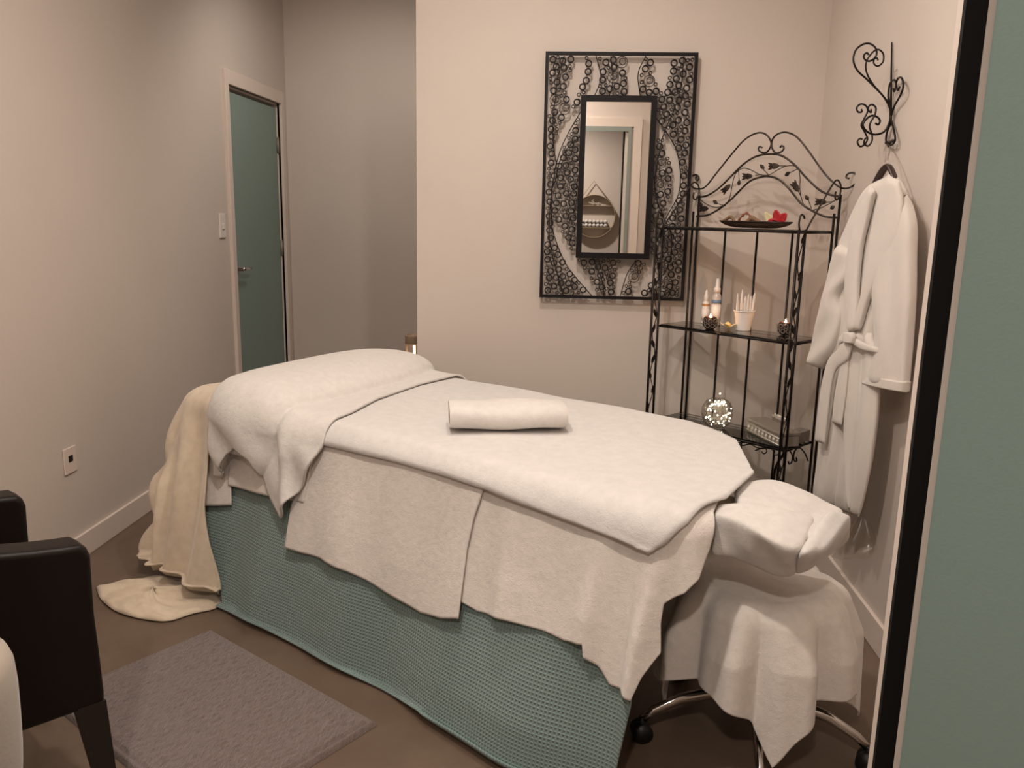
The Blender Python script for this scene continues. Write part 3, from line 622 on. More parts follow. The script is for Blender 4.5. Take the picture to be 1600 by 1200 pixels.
# ---------------------------------------------------------------- corner shelf rack
RO = np.array([.394, 3.552, 0]); E1 = np.array([.727, -.687, 0]); E2 = np.array([.687, .727, 0]); RWd, RDp = .626, .196
Z1, Z2, Z3 = 1.338, .929, .517
rk = lambda s_, d_, z_: RO+E1*s_+E2*d_+nz*z_
ra_ = thing('corner_shelf_rack', 'black wrought-iron shelf rack with leaf arch and glass shelves across the corner', 'shelf rack', tuple(rk(RWd/2, RDp/2, 0)))
def leaf(mb, c, d, up, nrm, L=.028, Wd=.012):
    c, d, up, nrm = map(np.array, (c, d, up, nrm)); vv = []
    for t_, wv in ((0, 0), (.2, .7), (.5, 1), (.8, .6), (1, 0)):
        for s_ in (-1, 0, 1): vv.append(c+d*L*t_+up*Wd*wv*s_*.5+nrm*.0025*(1-abs(s_))*wv)
    vv2 = [v-nrm*.003 for v in vv]; n_ = len(vv)
    f1 = [(i*3+j, (i+1)*3+j, (i+1)*3+j+1, i*3+j+1) for i in range(4) for j in range(2)]
    mb.add(vv+vv2, f1+[tuple(reversed([k+n_ for k in q])) for q in f1])
PT_ = 1.34
PF0, PF1, PB0, PB1 = -.052, -.006, RDp+.004, RDp+.040
for side, s_ in ((0, -.004), (1, RWd+.004)):
    for d_ in (PF0, PF1): MB().tube([rk(s_, d_, 0), rk(s_, d_, PT_)], .0052, 8).build('post', IRON, ra_)
    for d_ in (PB0, PB1): MB().tube([rk(s_, d_, 0), rk(s_, d_, 1.47 if d_ == PB1 else 1.40)], .0052, 8).build('post', IRON, ra_)
    mb = MB(); zz = .10; k = 0; pts = []
    while zz < PT_-.02:
        pts.append(rk(s_, (PF0+PF1)/2+.012*math.sin(k*1.25), zz)); 
        if k % 2 == 0: leaf(mb, rk(s_, (PF0+PF1)/2+.010*math.sin(k*1.25), zz), E2*.35*(-1)**(k//2)+nz*.93, E2*.93, E1, .042, .022)
        zz += .033; k += 1
    mb.tube(spl(pts, 120), .002, 6); mb.build('leaf_vine', IRON, ra_)
    # S-scroll joining front and back posts at the top
    sc = [(PF1-.012, 1.335), (PF0+.004, 1.345), (PF0-.006, 1.375), (PF0+.010, 1.400), (PF1-.004, 1.392), (PF1+.004, 1.372), (PF1-.010, 1.362)]
    sc = [(PF1-.014, 1.378), (PF1-.020, 1.388), (PF0+.006, 1.392), (PF0-.004, 1.365), (PF0+.008, 1.335), (PF1-.004, 1.330), (PF1+.03, 1.365), (.10, 1.44), (.16, 1.50), (PB0-.004, 1.522), (PB1-.008, 1.505), (PB1-.006, 1.47), (PB0+.008, 1.450), (PB0-.008, 1.462), (PB0-.004, 1.48)]
    MB().tube(spl([rk(s_, a, b) for a, b in sc], 90), .0035, 7).build('side_scroll', IRON2, ra_)
def shelf(z_, frame=True):
    mb = MB(); c_ = [rk(0, 0, z_-.008), rk(RWd, 0, z_-.008), rk(RWd, RDp, z_-.008), rk(0, RDp, z_-.008)]
    for i in range(4): mb.tube([c_[i], c_[(i+1) % 4]], .0052, 4)
    f_ = mb.build('shelf_frame', IRON, ra_)
    MB().prism([rk(.004, .004, z_-.005), rk(RWd-.004, .004, z_-.005), rk(RWd-.004, RDp-.004, z_-.005), rk(.004, RDp-.004, z_-.005)], nz*.005).build('glass_shelf', GLASS, ra_)
for z_ in (Z1, Z2, Z3): shelf(z_)
# back uprights
for s_ in (.165, .315, .470): MB().tube([rk(s_, RDp, .10), rk(s_, RDp, Z1)], .0048, 8).build('upright', IRON, ra_)
MB().tube([rk(0, RDp, .12), rk(RWd, RDp, .12)], .005, 6).build('rail', IRON, ra_)
# arch traced on the back plane
bo = rk(0, PB1, 0); Tb = lambda L: [onp(1040+x/5., 190+y/5., bo, E2) for x, y in L]
def tb(L, r_, name, n=80, mt=IRON2): return MB().tube(spl(Tb(L), n), r_, 8).build(name, mt, ra_)
tb([(260, 445), (240, 465), (225, 440), (240, 420), (265, 435), (265, 470)][:1]+[(245, 460), (232, 440), (250, 425)], .003, 'scroll_tip', 20)
tb([(238, 440), (250, 462), (262, 440), (245, 418), (215, 420), (195, 450), (200, 500), (245, 525), (310, 510), (400, 400), (520, 250), (620, 140), (720, 88), (790, 105), (825, 170), (800, 230), (760, 243), (725, 220), (735, 195), (755, 205)], .0036, 'crest_scroll', 130)
tb([(895, 205), (905, 188), (925, 205), (905, 235), (860, 243), (830, 200), (835, 140), (880, 95), (950, 85), (1030, 125), (1120, 235), (1230, 390), (1310, 475), (1380, 520), (1450, 510), (1500, 455), (1480, 405), (1430, 405), (1410, 435), (1435, 445)], .0036, 'crest_scroll', 130)
tb([(245, 588), (320, 580), (410, 525), (500, 440), (600, 340), (700, 275), (810, 253), (910, 268), (1010, 340), (1100, 440), (1210, 540), (1300, 575), (1370, 585)], .0042, 'arch_rail', 90)
tb([(240, 740), (330, 730), (430, 675), (520, 600), (640, 480), (720, 440), (800, 428), (880, 450), (960, 520), (1060, 640), (1170, 710), (1260, 745), (1360, 750)], .0042, 'arch_rail', 90)
vine = MB()
for L in ([(255, 600), (330, 650), (400, 670), (460, 650), (500, 600), (520, 500), (545, 410), (600, 365), (660, 375), (740, 415), (810, 415), (880, 375), (950, 345), (1030, 355), (1050, 430), (1050, 540), (1075, 640), (1120, 690), (1200, 680), (1290, 635), (1350, 600)],
          [(570, 380), (575, 470)], [(760, 370), (800, 410)], [(960, 405), (1030, 370)], [(1110, 600), (1140, 680)], [(390, 635), (470, 660)], [(700, 420), (750, 412)], [(890, 345), (940, 345)], [(1040, 550), (1060, 590)], [(1260, 630), (1310, 625)]): vine.tube(spl(Tb(L), 60 if len(L) > 4 else 6), .0018, 6)
vine.build('vine_stem', IRON2, ra_)
def bl(c_, d_, L, Wd, notch=True):
    c3_ = Tb([c_])[0]; e3 = Tb([(c_[0]+d_[0], c_[1]+d_[1])])[0]; dd = e3-c3_; LL = np.linalg.norm(dd); dd /= LL; up = np.cross(dd, E2)
    mb = MB(); leaf(mb, c3_, dd, up, -E2, LL, Wd)
    if notch: leaf(mb, c3_+dd*LL*.45+up*Wd*.1, dd*.94+up*.33, up, -E2, LL*.62, Wd*.42); leaf(mb, c3_+dd*LL*.45-up*Wd*.1, dd*.94-up*.33, up, -E2, LL*.62, Wd*.42)
    mb.build('metal_leaf' if notch else 'leaf_bud', IRON2, ra_)
for c_, d_ in [((890, 345), (-90, 5)), ((680, 425), (-85, 5)), ((505, 490), (-65, 65)), ((335, 680), (-75, 0)), ((1040, 550), (-50, -80)), ((1260, 630), (-95, -5))]: bl(c_, d_, 0, .024)
for c_, d_ in [((770, 370), (-35, -35)), ((930, 425), (40, -32)), ((570, 500), (5, -45)), ((370, 615), (35, 30)), ((250, 635), (40, 20)), ((1115, 615), (-25, -40)), ((1285, 685), (35, -30))]: bl(c_, d_, 0, .016, False)
# lower side scrolls below the third shelf
fo_ = rk(0, -.03, 0); Tf = lambda L: [onp(1040+x/5., 600+y/5., rk(0, 0, 0), E2) for x, y in L]
MB().tube(spl(Tf([(545, 455), (600, 480), (660, 470), (720, 500), (780, 505), (790, 530), (765, 545), (750, 525)]), 40), .0026, 6).build('apron_scroll', IRON, ra_)
MB().tube(spl(Tf([(700, 520), (760, 500), (830, 510), (850, 550), (880, 550), (900, 520)]), 40), .0026, 6).build('apron_scroll', IRON, ra_)
MB().tube(spl([rk(.45, 0, .505), rk(.30, 0, .47), rk(.15, 0, .50), rk(.08, 0, .48)], 30), .0026, 6).build('apron_scroll', IRON, ra_)
so = rk(RWd, 0, 0); Ts = lambda L: [onp(1040+x/5., 600+y/5., so, -E1) for x, y in L]
MB().tube(spl(Ts([(970, 520), (990, 560), (985, 610), (965, 625), (958, 605)]), 24), .0032, 6).build('side_bracket', IRON, ra_)
MB().tube(spl(Ts([(1020, 575), (1025, 600), (1005, 600), (1000, 560), (1015, 515), (1050, 500), (1090, 545), (1112, 600)]), 30), .0032, 6).build('side_bracket', IRON, ra_)
MB().tube(spl(Tf([(935, 530), (885, 600), (855, 670), (845, 750)]), 24), .0055, 8).build('side_bracket', IRON, ra_)

# ---- things on the rack
def shz(x, y, z): return onz(x, y, z)
# wooden boat dish on the top shelf
dc = rk(.335, .115, Z1); dv = E1*.92+E2*.05; 
ds = thing('shallow_dish', 'long dark boat-shaped dish on the top shelf of the rack', 'dish', tuple(dc))
c_ = rk(.36, .10, Z1+.001); vv = []; n_, m_ = 30, 16; Lh = .155; Wh = .055
for lay in (0, 1):
    for i in range(n_+1):
        t_ = -1+2*i/n_
        for j in range(m_+1):
            s_ = -1+2*j/m_; wv = Wh*math.sqrt(max(0, 1-t_**4))+.002; hz_ = .024*(abs(t_)**5+(1-abs(t_)**5)*abs(s_)**2.2)
            vv.append(c_+E1*Lh*t_+E2*wv*s_+nz*(hz_+.003*lay))
K = (n_+1)*(m_+1); ff = []
for i in range(n_):
    for j in range(m_):
        q = (i*(m_+1)+j, (i+1)*(m_+1)+j, (i+1)*(m_+1)+j+1, i*(m_+1)+j+1); ff += [q, tuple(reversed([z+K for z in q]))]
for i in range(n_): ff += [(i*(m_+1), (i+1)*(m_+1), (i+1)*(m_+1)+K, i*(m_+1)+K), (i*(m_+1)+m_, (i+1)*(m_+1)+m_, (i+1)*(m_+1)+m_+K, i*(m_+1)+m_+K)]
bpy.data.objects.remove(ds); ds = tag(MB().add(vv, ff).build('shallow_dish', DISH), 'long dark boat-shaped dish on the top shelf of the rack', 'dish')
dplane = lambda L: [onp(1110+x/11.43, 320+y/11.43, c_, E2) for x, y in L]
# dried pods
tag(MB().tube(spl(dplane([(210, 290), (290, 255), (350, 215), (400, 250), (450, 310)]), 24), [.003+.004*math.sin(PI*i/23) for i in range(24)], 8).build('dried_pod', DRIED), 'brown dried seed pod at the left end of the dark dish', 'dried pod')
tag(MB().tube(spl(dplane([(560, 330), (660, 300), (740, 240), (800, 265), (890, 300)]), 24), [.004+.006*math.sin(PI*i/23) for i in range(24)], 8).build('dried_pod', DRIED), 'plump brown dried seed pod at the middle of the dark dish', 'dried pod')
tag(MB().tube(spl(dplane([(450, 330), (500, 280), (580, 190), (655, 155), (710, 205), (735, 225)]), 30), [.0045+.002*math.sin(i) for i in range(30)], 8, flat=.6).build('dried_pod', DRIEDR), 'reddish bent dried pod sticking up from the dark dish', 'dried pod')
def petal(mb, c, d, up, L, Wd, curl=.3):
    c, d, up = map(lambda q: np.array(q, float), (c, d, up)); sd = np.cross(d, up); vv = []; n1 = 8
    for i in range(n1+1):
        t_ = i/n1; wv = Wd*math.sin(PI*min(1, t_*.86+.08))**.8
        for j in range(5):
            s_ = -1+j/2; vv.append(c+d*L*t_+up*(L*curl*t_*t_)+sd*wv*s_*.5+up*(.12*L*abs(s_)**2*(1-t_)))
    mb.add(vv, [(i*5+j, (i+1)*5+j, (i+1)*5+j+1, i*5+j+1) for i in range(n1) for j in range(4)])
fl = thing('red_flower', 'red artificial flower at the right end of the dark dish', 'flower', tuple(c_+E1*.095+nz*.022))
fcn = c_+E1*.098+nz*.02
for k, (dx, dz_, dy, L) in enumerate([(-.25, .95, .1, .052), (.65, .75, .1, .050), (-1, .15, -.2, .040), (.95, .1, -.3, .040), (.1, .5, -.8, .03)]):
    mb = MB(); d_ = E1*dx+nz*dz_+E2*dy; d_ /= np.linalg.norm(d_); up = np.cross(d_, E1*.3-E2); up = -E2+d_*np.dot(E2, d_); up /= np.linalg.norm(up)+1e-6
    petal(mb, fcn, d_, up, L, .034, .15); mb.build('petal', RED, fl, solid=.001)
mb = MB(); d_ = E1*-.55+nz*.8; d_ /= np.linalg.norm(d_); petal(mb, fcn-E1*.028, d_, -E2, .050, .026, .1); petal(mb, fcn-E1*.02, (d_+E2*.3), -E2, .040, .02, .1)
tag(mb.build('cream_petal', mat('cream_petal_m', (.66, .56, .34), .7), solid=.001), 'pale yellow petal blossom behind the red flower in the dish', 'flower')
# second shelf: placed at measured spots
def at2(x, y): return onz(x, y, Z2+.0005)
def bottle(name, label, cx, cy, r_, h, neckh, cap, mtl, labelm, x=0):
    p = at2(cx, cy); t_ = thing(name, label, 'bottle', tuple(p)); z0 = Z2+.0005
    MB().lathe([(0, 0), (r_*.9, 0), (r_, .004), (r_, h*.8), (r_*.85, h*.9), (r_*.45, h), (0, h)], (p[0], p[1], z0), 24).build('body', mtl, t_)
    MB().lathe([(r_*1.01, h*.12), (r_*1.012, h*.12), (r_*1.012, h*.62), (r_*1.01, h*.62)], (p[0], p[1], z0), 24).build('paper_label', labelm, t_)
    return t_, p, z0
t_, p, z0 = bottle('spray_bottle', 'taller clear spray bottle with white nozzle behind the left candle', 1117, 508, .0205, .142, 0, 0, mat('clear_body', (.62, .55, .53), .15, trans=.3), WHITEP)
MB().lathe([(.010, .140), (.0145, .140), (.0145, .156), (.009, .162), (.0075, .186), (.005, .197), (0, .198)], (p[0], p[1], z0), 18).build('nozzle', WHITEP, t_)
q = np.array([-p[0], -p[1], 0])/np.linalg.norm(p[:2]); MB().lathe([(.0210, .094), (.0212, .094), (.0212, .108), (.0210, .108)], (p[0], p[1], z0), 20).build('blue_band', BLUEL, t_)
t_, p, z0 = bottle('lotion_bottle', 'shorter white bottle with amber neck left of the spray bottle', 1101, 505, .0165, .100, 0, 0, WHITEP, WHITEP)
MB().lathe([(.0167, .075), (.0172, .080), (.0167, .085)], (p[0], p[1], z0), 18).build('amber_neck', OILM, t_)
MB().lathe([(.009, .098), (.011, .100), (.010, .118), (.006, .130), (.004, .143), (0, .144)], (p[0], p[1], z0), 18).build('cap', WHITEP, t_)
def candle(label, cx, cy, r_):
    p = at2(cx, cy); t_ = thing('candle_holder', label, 'candle holder', tuple(p), 'round tea light holders on the middle shelf'); z0 = Z2+.0005; c0 = (p[0], p[1], z0)
    MB().lathe([(0, 0), (r_*.5, 0), (r_*.85, r_*.35), (r_, r_*.9), (r_*.85, r_*1.45), (r_*.66, r_*1.65), (r_*.6, r_*1.6), (r_*.8, r_*.9), (r_*.4, r_*.3), (0, r_*.3)], c0, 24).build('bowl', BRONZE, t_)
    mb = MB()
    for k in range(9):
        for lv, f_ in ((.55, .94), (1.15, .97)):
            a = 2*PI*(k+.5*(lv > 1))/9; c1_ = Vector(c0)+Vector((math.cos(a)*r_*f_, math.sin(a)*r_*f_, r_*lv)); rd = Vector((math.cos(a), math.sin(a), 0)); tg = Vector((-math.sin(a), math.cos(a), 0))
            mb.tube([c1_+(tg*math.cos(b)+Vector((0, 0, 1))*math.sin(b))*r_*.26 for b in [2*PI*i/10 for i in range(10)]], .0012, 5, closed=True)
    mb.build('ring_pattern', SILVER2, t_)
    MB().lathe([(0, r_*1.0), (r_*.66, r_*1.0), (r_*.66, r_*1.25), (0, r_*1.25)], c0, 18).build('tea_light', WAX, t_)
    MB().lathe([(0, r_*1.25), (.0042, r_*1.25+.004), (.0052, r_*1.25+.009), (.003, r_*1.25+.016), (0, r_*1.25+.024)], c0, 12).build('flame', FLAME, t_)
    l = bpy.data.lights.new('candle_light', 'POINT'); l.energy = .28; l.color = (1, .5, .22); l.shadow_soft_size = .006
    o = bpy.data.objects.new('candle_light', l); C.objects.link(o); o.location = (p[0], p[1], z0+r_*1.25+.030)
candle('lit round candle holder on the left of the middle shelf, before the bottles', 1109, 514, .0310)
candle('lit round candle holder at the right end of the middle shelf', 1226, 523, .0310)
p = at2(1161, 516); t_ = thing('ribbed_cup', 'white ribbed cup on the middle shelf between the candles', 'cup', tuple(p)); c0 = (p[0], p[1], Z2+.0005)
pf = [(0, 0), (.027, 0)]+[(.0275+.0125*z/.078+(.0008 if k % 2 else 0), z) for k, z in enumerate(np.linspace(.001, .076, 25))]+[(.043, .077), (.043, .081), (.039, .081), (.026, .006), (0, .006)]
MB().lathe(pf, c0, 28).build('body', WHITEP, t_)
for k, (dx, h, dl, w_) in enumerate([(-.024, .150, -.008, .012), (-.011, .166, -.002, .013), (.002, .142, .0, .017), (.010, .148, -.001, .011), (.017, .142, .004, .011), (.022, .155, .015, .015)]):
    b_ = np.array(c0)+CR*dx*1.0+nz*.012; tp = np.array(c0)+CR*(dx*1.1+dl)+nz*h+CF*.007*(k % 3-1)
    o = MB().tube([b_, b_*.5+tp*.5, b_*.1+tp*.9, tp], [w_*.55, w_*.5, w_*.35, .0008], 6, flat=.5).build('paper_stick', WHITEP)
    tag(o, 'white paper stick with pointed tip standing in the ribbed cup', 'paper stick', 'paper sticks in the ribbed cup')
p = at2(1139, 515); yf = thing('frangipani_flower', 'yellow and white frangipani lying beside the ribbed cup', 'flower', tuple(p))
for k in range(5):
    a = 2*PI*k/5+.3; d_ = np.array([math.cos(a), math.sin(a), .45]); d_ /= np.linalg.norm(d_); mb = MB(); petal(mb, p+nz*.004, d_, nz, .042, .026, .15); mb.build('petal', YEL if k % 2 else mat('petal_white%d' % k, (.75, .66, .45), .6), yf, solid=.0008)
MB().sphere(p+nz*.012, .009, 8, 6).build('flower_heart', YELC, yf)
# fairy light ball and boxes on the third shelf
at3 = lambda x, y: onz(x, y, Z3+.0005)
p = at3(1119, 668); t_ = thing('fairy_light_jar', 'glass globe of glowing warm fairy lights on the lowest shelf', 'fairy lights', tuple(p)); R_ = .066
MB().lathe([(0, 0), (.034, 0), (.055, .020), (R_, .058), (R_*.97, .085), (.050, .112), (.030, .124), (.0295, .124), (.049, .111), (R_*.95, .084), (R_*.97, .058), (.053, .021), (.032, .003), (0, .003)], (p[0], p[1], Z3+.0005), 30).build('glass_globe', CLEARP, t_)
rs = random.Random(5); mb = MB(); pts = []
for k in range(52):
    a = rs.uniform(0, 2*PI); z_ = rs.uniform(.014, .114); rr = (.058 if z_ < .09 else .036)*rs.uniform(.5, 1)*(.7 if z_ < .03 else 1); pts.append(np.array([p[0]+rr*math.cos(a), p[1]+rr*math.sin(a), Z3+z_]))
mb.tube(spl(pts, 420), .0007, 4); mb.build('wire', SILVER, t_)
pb = None
for q in pts+[p+np.array([.006, 0, .145])]:
    if pb is None: pb = MB().sphere((0, 0, 0), .0027, 8, 5).build('bulb', LED); pb.parent = t_; pb.location = Vector(q)-Vector(t_.location); src = pb
    else: nb_ = src.copy(); C.objects.link(nb_); nb_.parent = t_; nb_.location = Vector(q)-Vector(t_.location)
def obox(c0, ex, ey, L, D, Hh, z0=None):
    c0 = np.array(c0); ex = np.array(ex); ey = np.array(ey); return [c0, c0+ex*L, c0+ex*L+ey*D, c0+ey*D]
a = at3(1167, 673); b = at3(1217, 699); ex = (b-a)/np.linalg.norm(b-a); ey = np.array([-ex[1], ex[0], 0]); LB = np.linalg.norm(b-a)
bx = thing('silver_box', 'embossed silver trinket box on the lowest shelf', 'box', tuple(a))
MB().prism(obox(a, ex, ey, LB, .085, 0), nz*.042).build('body', SILVER2, bx, bevel=.002)
MB().prism([q+nz*.043 for q in obox(a-ex*.002-ey*.002, ex, ey, LB+.004, .089, 0)], nz*.013).build('lid', SILVER2, bx, bevel=.003)
mb = MB()
for k in range(9):
    q = a+ex*(LB*(k+.5)/9)-ey*.0012+nz*.021; mb.tube([q+(ex*math.cos(b_)*.8+nz*math.sin(b_))*.0085 for b_ in [2*PI*i/10 for i in range(10)]], .0019, 5, closed=True); mb.sphere(q, .0042, 6, 4)
mb.tube([a-ey*.001+nz*.008, b-ey*.001+nz*.008], .0022, 5); mb.tube([a-ey*.001+nz*.034, b-ey*.001+nz*.034], .0022, 5); mb.build('embossing', SILVERB, bx)
a2_ = a+ex*.030+ey*.091; bx = thing('silver_box', 'second embossed box standing behind the first, pale patterned top', 'box', tuple(a2_))
L2 = .085; MB().prism(obox(a2_, ex, ey, L2, .026, 0), nz*.062).build('body', SILVER2, bx, bevel=.002)
MB().prism([q+nz*.063 for q in obox(a2_-ex*.002-ey*.002, ex, ey, L2+.004, .030, 0)], nz*.010).build('lid', SILVER, bx, bevel=.003)
mb = MB()
for k in range(10): mb.sphere(a2_+ex*(L2*(k+.5)/10)+ey*.013+nz*.0745, .0042, 6, 4)
mb.build('embossing', SILVERB, bx)
g0 = rk(RWd-.050, .100, Z3+.0005); g_ = MB().prism(obox(g0, E1, E2, .046, .088, 0), nz*.045).build('grey_box', mat('grey_card', (.20, .17, .145), .7), bevel=.002); tag(g_, 'plain grey box at the right end of the lowest shelf', 'box')

# ---------------------------------------------------------------- wall hook
hk = thing('wall_hook', 'black wrought-iron scroll coat hook on the right wall', 'coat hook', (XR-.005, 2.99, 1.8))
t7 = lambda L: [(1260+x/5.714, 40+y/5.714) for x, y in L]
ctop = onx(1393.5, 66, XR-.006); HYY = onx(1391.5, 196, XR-.014)[1]
cb_ = ony(1391.5, 196, HYY); MB().tube([ctop, ctop*.5+cb_*.5, cb_], [.0025, .0035, .0055], 8).build('spine', IRON, hk)
pA_ = lambda L: [ony(x, y, HYY) for x, y in t7(L)]
def arm(L, r_, f_, n=90, nm='scroll_arm'): MB().tube(spl(f_(L), n), r_, 8).build(nm, IRON, hk)
arm([(755, 850), (745, 740), (700, 650), (640, 580), (540, 480), (455, 400), (420, 310), (440, 220), (500, 170), (560, 160), (610, 190), (628, 240), (610, 290), (560, 318), (520, 300), (512, 265), (540, 243), (556, 262)], .0032, pA_)
arm([(757, 850), (735, 700), (660, 600), (600, 530), (550, 450), (530, 380), (540, 310), (590, 240), (640, 213), (685, 250), (685, 320), (640, 362), (603, 340), (605, 300), (630, 290), (640, 312)], .0028, pA_)
arm([(755, 800), (735, 880), (690, 950), (610, 972), (540, 945), (505, 890), (530, 840), (580, 805), (630, 815), (657, 850), (640, 885), (615, 870)], .0034, pA_)
arm([(490, 745), (495, 770), (460, 770), (450, 730), (490, 700), (535, 720), (545, 770), (510, 840), (490, 890), (520, 950), (545, 1010), (520, 1060), (480, 1080), (455, 1040), (475, 1010), (500, 1015)], .003, pA_)
pA2 = lambda L: [ony(x, y, HYY-.012) for x, y in t7(L)]
arm([(575, 745), (580, 775), (555, 760), (555, 725), (585, 705), (620, 735), (610, 800), (575, 860), (565, 910), (585, 970), (585, 1030), (550, 1075), (515, 1050), (525, 1010), (550, 1000)], .003, pA2)
bn = np.array([1, -.1, 0]); bn = bn/np.linalg.norm(bn)
pB_ = lambda L: [onp(x, y, cb_, bn) for x, y in t7(L)]
arm([(760, 800), (785, 720), (845, 610), (865, 530), (850, 468), (820, 470), (800, 520), (815, 575), (832, 550)], .0034, pB_, 60)
arm([(756, 840), (785, 950), (790, 1030), (750, 1070), (712, 1040), (718, 960), (750, 880)], .0034, pB_, 60)
bc = np.array([-.5, .87, 0]); pC_ = lambda L: [onp(x, y, cb_, np.array([.45, .89, 0])) for x, y in t7(L)]
arm([(757, 820), (740, 700), (730, 620), (745, 520), (785, 485), (800, 530), (785, 590), (775, 560)], .0030, pC_, 60)
cc = pB_([(738, 1070), (715, 1045), (745, 1045), (770, 1030)])
for q in cc: MB().sphere(q, .006, 10, 7).build('knob', IRON2, hk)

# ---------------------------------------------------------------- robe on hanger
rp = np.array([.862, 3.01, 0]); rq = np.array([.990, 2.545, 0]); rd_ = (rq-rp)/np.linalg.norm(rq-rp); rn = np.array([rd_[1], -rd_[0], 0])
if rn@np.array([rp[0], rp[1], 0]) > 0: rn = -rn
rT = lambda L, off=0.: [onp(1240+x/2.142, 240+y/2.142, rp+rn*off, rn) for x, y in L]
hb = cc[0]
hg = thing('clothes_hanger', 'dark wooden hanger inside the robe collar below the wall hook', 'hanger', tuple(rT([(318, 60)])[0]))
MB().tube(spl(rT([(258, 150), (275, 100), (300, 55), (318, 42), (330, 62), (350, 110), (380, 160)], .0), 30), .012, 10, flat=.6).build('bar', mat('dark_hanger_wood', (.03, .014, .010), .4), hg)
MB().tube(spl([rT([(318, 46)])[0], rT([(316, 20)])[0], hb*.6+rT([(330, 5)])[0]*.4, hb+np.array([0, 0, .004])], 20), .0018, 6).build('wire_hook', CHROME, hg)
rb = thing('bathrobe', 'white terry bathrobe hanging by the right wall, belt tied in a knot', 'bathrobe', tuple(rT([(200, 600)])[0]))
def rl(name, L, R, th, off, n=60, m=30, fold=None):
    return loft(rT(L, off), rT(R, off), th, n, m, fold, rn).build(name, ROBE, rb)
rl('body', [(262, 108), (225, 160), (165, 290), (135, 390), (130, 470), (160, 540), (150, 620), (128, 700), (108, 850), (90, 1000), (66, 1160)],
   [(330, 60), (372, 130), (395, 230), (390, 330), (340, 480), (290, 600), (285, 700), (280, 850), (262, 1000), (238, 1120), (215, 1215)], .055, 0,
   90, 40, lambda u, v: (.012*math.sin(u*15+v*3)+.008*math.sin(u*31))*min(1, max(0, (v-.42)*4))+.006*math.sin(u*7+v*5))
rl('front_panel', [(215, 600), (185, 680), (178, 800), (176, 950), (180, 1080), (190, 1190)], [(262, 600), (285, 690), (280, 850), (262, 1000), (240, 1120), (216, 1215)], .03, .026, 60, 24, lambda u, v: .008*math.sin(u*9+v*2))
rl('left_sleeve', [(160, 300), (128, 400), (108, 465), (96, 540), (74, 620), (50, 700)], [(215, 330), (190, 420), (160, 480), (163, 550), (140, 650), (98, 722)], .06, .018, 50, 24, lambda u, v: .006*math.sin(v*12+u*5))
rl('right_sleeve', [(300, 190), (278, 330), (270, 450), (276, 560), (278, 640), (262, 700), (236, 766)], [(378, 140), (402, 230), (402, 340), (400, 480), (392, 600), (384, 700), (376, 798)], .06, .022, 60, 30, lambda u, v: .008*math.sin(u*8-v*2)*v)
rl('cuff', [(262, 735), (250, 752), (236, 768)], [(381, 762), (379, 780), (376, 800)], .062, .0225, 12, 24)
rl('lapel', [(262, 108), (225, 180), (190, 300), (175, 430), (178, 540), (186, 600)], [(272, 125), (255, 200), (230, 310), (218, 430), (215, 540), (212, 590)], .026, .036, 50, 16)
rl('lapel', [(318, 75), (285, 150), (262, 260), (245, 380), (228, 480), (200, 590)], [(352, 90), (365, 170), (350, 280), (300, 380), (255, 480), (222, 590)], .024, .042, 50, 16)
b_ = MB(); w_ = .016
b_.add(*(lambda mb: (mb.v, mb.f))(loft(rT([(150, 618), (180, 600), (230, 630), (288, 652)], .055), rT([(152, 640), (182, 628), (228, 655), (286, 668)], .055), .014, 30, 10, None, rn)))
b_.add(*(lambda mb: (mb.v, mb.f))(loft(rT([(172, 598), (168, 615), (172, 632)], .066), rT([(200, 598), (204, 615), (200, 636)], .066), .026, 16, 10, None, rn)))
b_.add(*(lambda mb: (mb.v, mb.f))(loft(rT([(178, 625), (150, 655), (118, 690), (98, 760), (84, 850), (72, 962)], .060), rT([(196, 640), (180, 690), (145, 720), (128, 770), (116, 860), (104, 972)], .056), .014, 50, 10, None, rn)))
b_.add(*(lambda mb: (mb.v, mb.f))(loft(rT([(170, 640), (162, 690), (140, 800), (130, 900)], .050), rT([(188, 640), (184, 700), (176, 800), (160, 910)], .048), .012, 40, 10, None, rn)))
b_.build('belt', ROBE, rb)

# ---------------------------------------------------------------- lamp in the recess
lp = ony(645, 560, 4.35); LX, LY = lp[0]+.003, 4.35; ztop = ony(645, 523, LY)[2]
tbx = thing('side_table', 'small low side table behind the bed in the recess holding the lantern', 'side table', (LX, LY, 0))
MB().lathe([(0, ztop-.235), (.15, ztop-.235), (.15, ztop-.215), (0, ztop-.215)], (LX, LY, 0), 30).build('table_top', TWIG, tbx)
for k in range(3):
    a = 2*PI*k/3+.4; MB().tube([(LX+.05*math.cos(a), LY+.05*math.sin(a), ztop-.235), (LX+.12*math.cos(a), LY+.12*math.sin(a), .003)], .011, 8).build('leg', TWIG, tbx)
lm = thing('lantern', 'round stone lantern with glowing slots behind the pillow by the wall edge', 'lantern', (LX, LY, ztop-.214)); r_ = .043
MB().lathe([(0, -.05), (r_*.86, -.05), (r_, -.044), (r_, -.012), (r_*1.04, -.006), (r_*1.04, 0), (r_*.7, 0), (r_*.7, -.04), (0, -.04)], (LX, LY, ztop), 30).build('top_bowl', LAMPM, lm)
MB().lathe([(0, -.213), (r_*1.1, -.213), (r_*1.1, -.2), (0, -.2)], (LX, LY, ztop), 30).build('base', LAMPM, lm)
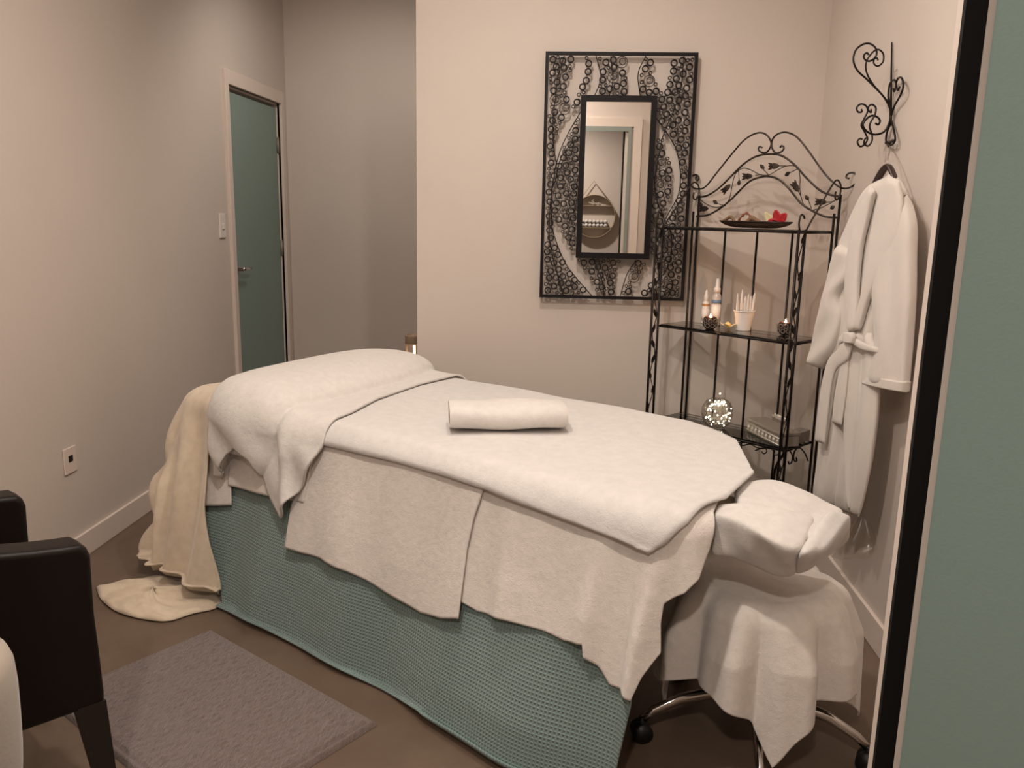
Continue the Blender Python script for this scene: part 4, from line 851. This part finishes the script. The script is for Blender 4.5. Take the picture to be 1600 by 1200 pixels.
for k in range(6):
    a = 2*PI*k/6-PI/2-.22; pr_ = []
    for j in range(7):
        b = a-.36+.72*j/6; pr_.append((LX+r_*math.cos(b), LY+r_*math.sin(b)))
    vv = [(x, y, ztop-.2) for x, y in pr_]+[(x, y, ztop-.048) for x, y in pr_]; MB().add(vv, [(i, i+1, 8+i, 7+i) for i in range(6)]).build('pillar', LAMPM, lm, solid=.006)
MB().lathe([(0, -.2), (r_*.55, -.2), (r_*.55, -.06), (0, -.06)], (LX, LY, ztop), 20).build('glowing_core', GLOW, lm)

# ---------------------------------------------------------------- hallway round shelf (seen in the mirror)
DM = 2*YM-HY
def mirr(x, y, Y): q = ony(x, y, 2*YM-Y); return np.array([q[0], Y, q[2]])
yh = HY+.06; cq = mirr(928, 338, yh); rq_ = abs(mirr(961, 338, yh)[0]-cq[0])
rsf = thing('round_wall_shelf', 'round hanging wall shelf on a rope, reflected in the mirror', 'wall shelf', tuple(cq))
ringpt = lambda r_, y_: [(cq[0]+r_*math.cos(2*PI*j/48), y_, cq[2]+r_*math.sin(2*PI*j/48)) for j in range(48)]
mb = MB(); n_ = 48; vv = []
for j in range(n_):
    a = 2*PI*j/n_
    for q, yq in ((rq_, yh), (rq_-.007, yh), (rq_-.007, HY), (rq_, HY)): vv.append((cq[0]+q*math.cos(a), yq, cq[2]+q*math.sin(a)))
mb.add(vv, [(j*4+i, j*4+(i+1) % 4, ((j+1) % n_)*4+(i+1) % 4, ((j+1) % n_)*4+i) for j in range(n_) for i in range(4)]); mb.build('hoop', TWIG, rsf)
apex = mirr(928, 283, yh)
MB().tube([(cq[0]-rq_*.8, yh-.03, cq[2]+rq_*.6), apex-np.array([0, .03, 0]), (cq[0]+rq_*.8, yh-.03, cq[2]+rq_*.6)], .004, 6).build('rope', TWIG, rsf)
def shelfz(py):
    z_ = mirr(928, py, yh)[2]; w_ = math.sqrt(max(0, rq_**2-(z_-cq[2])**2))-.006; MB().box((cq[0]-w_, HY, z_-.006), (cq[0]+w_, yh, z_)).build('board', TWIG, rsf); return z_, w_
z_a, w_a = shelfz(321); z_b, w_b = shelfz(355)
mb = MB(); rs = random.Random(9)
for k in range(26): mb.sphere((cq[0]+rs.gauss(0, .035), yh-.03+rs.uniform(-.01, .01), z_a+.012+abs(rs.gauss(0, .014))), rs.uniform(.006, .012), 7, 5)
tag(mb.build('flower_posy', mat('posy', (.35, .3, .24), .8)), 'small white posy on the upper board of the round shelf', 'flowers')
base_t = MB().tube([(0, -.028, 0), (0, .028, 0)], .0185, 14).build('rolled_cloth', TERRY)
cols = 7; k_ = 0
for row in range(2):
    for c_i in range(cols):
        o = base_t if k_ == 0 else base_t.copy()
        if k_: C.objects.link(o)
        o.location = (cq[0]+(c_i-(cols-1)/2)*.039, yh-.030, z_b+.0195+row*.038); k_ += 1
        tag(o, 'small rolled white cloth stacked in rows on the round hanging shelf', 'cloth', 'rolled cloths on the round shelf')
print('RACK', len(placed))
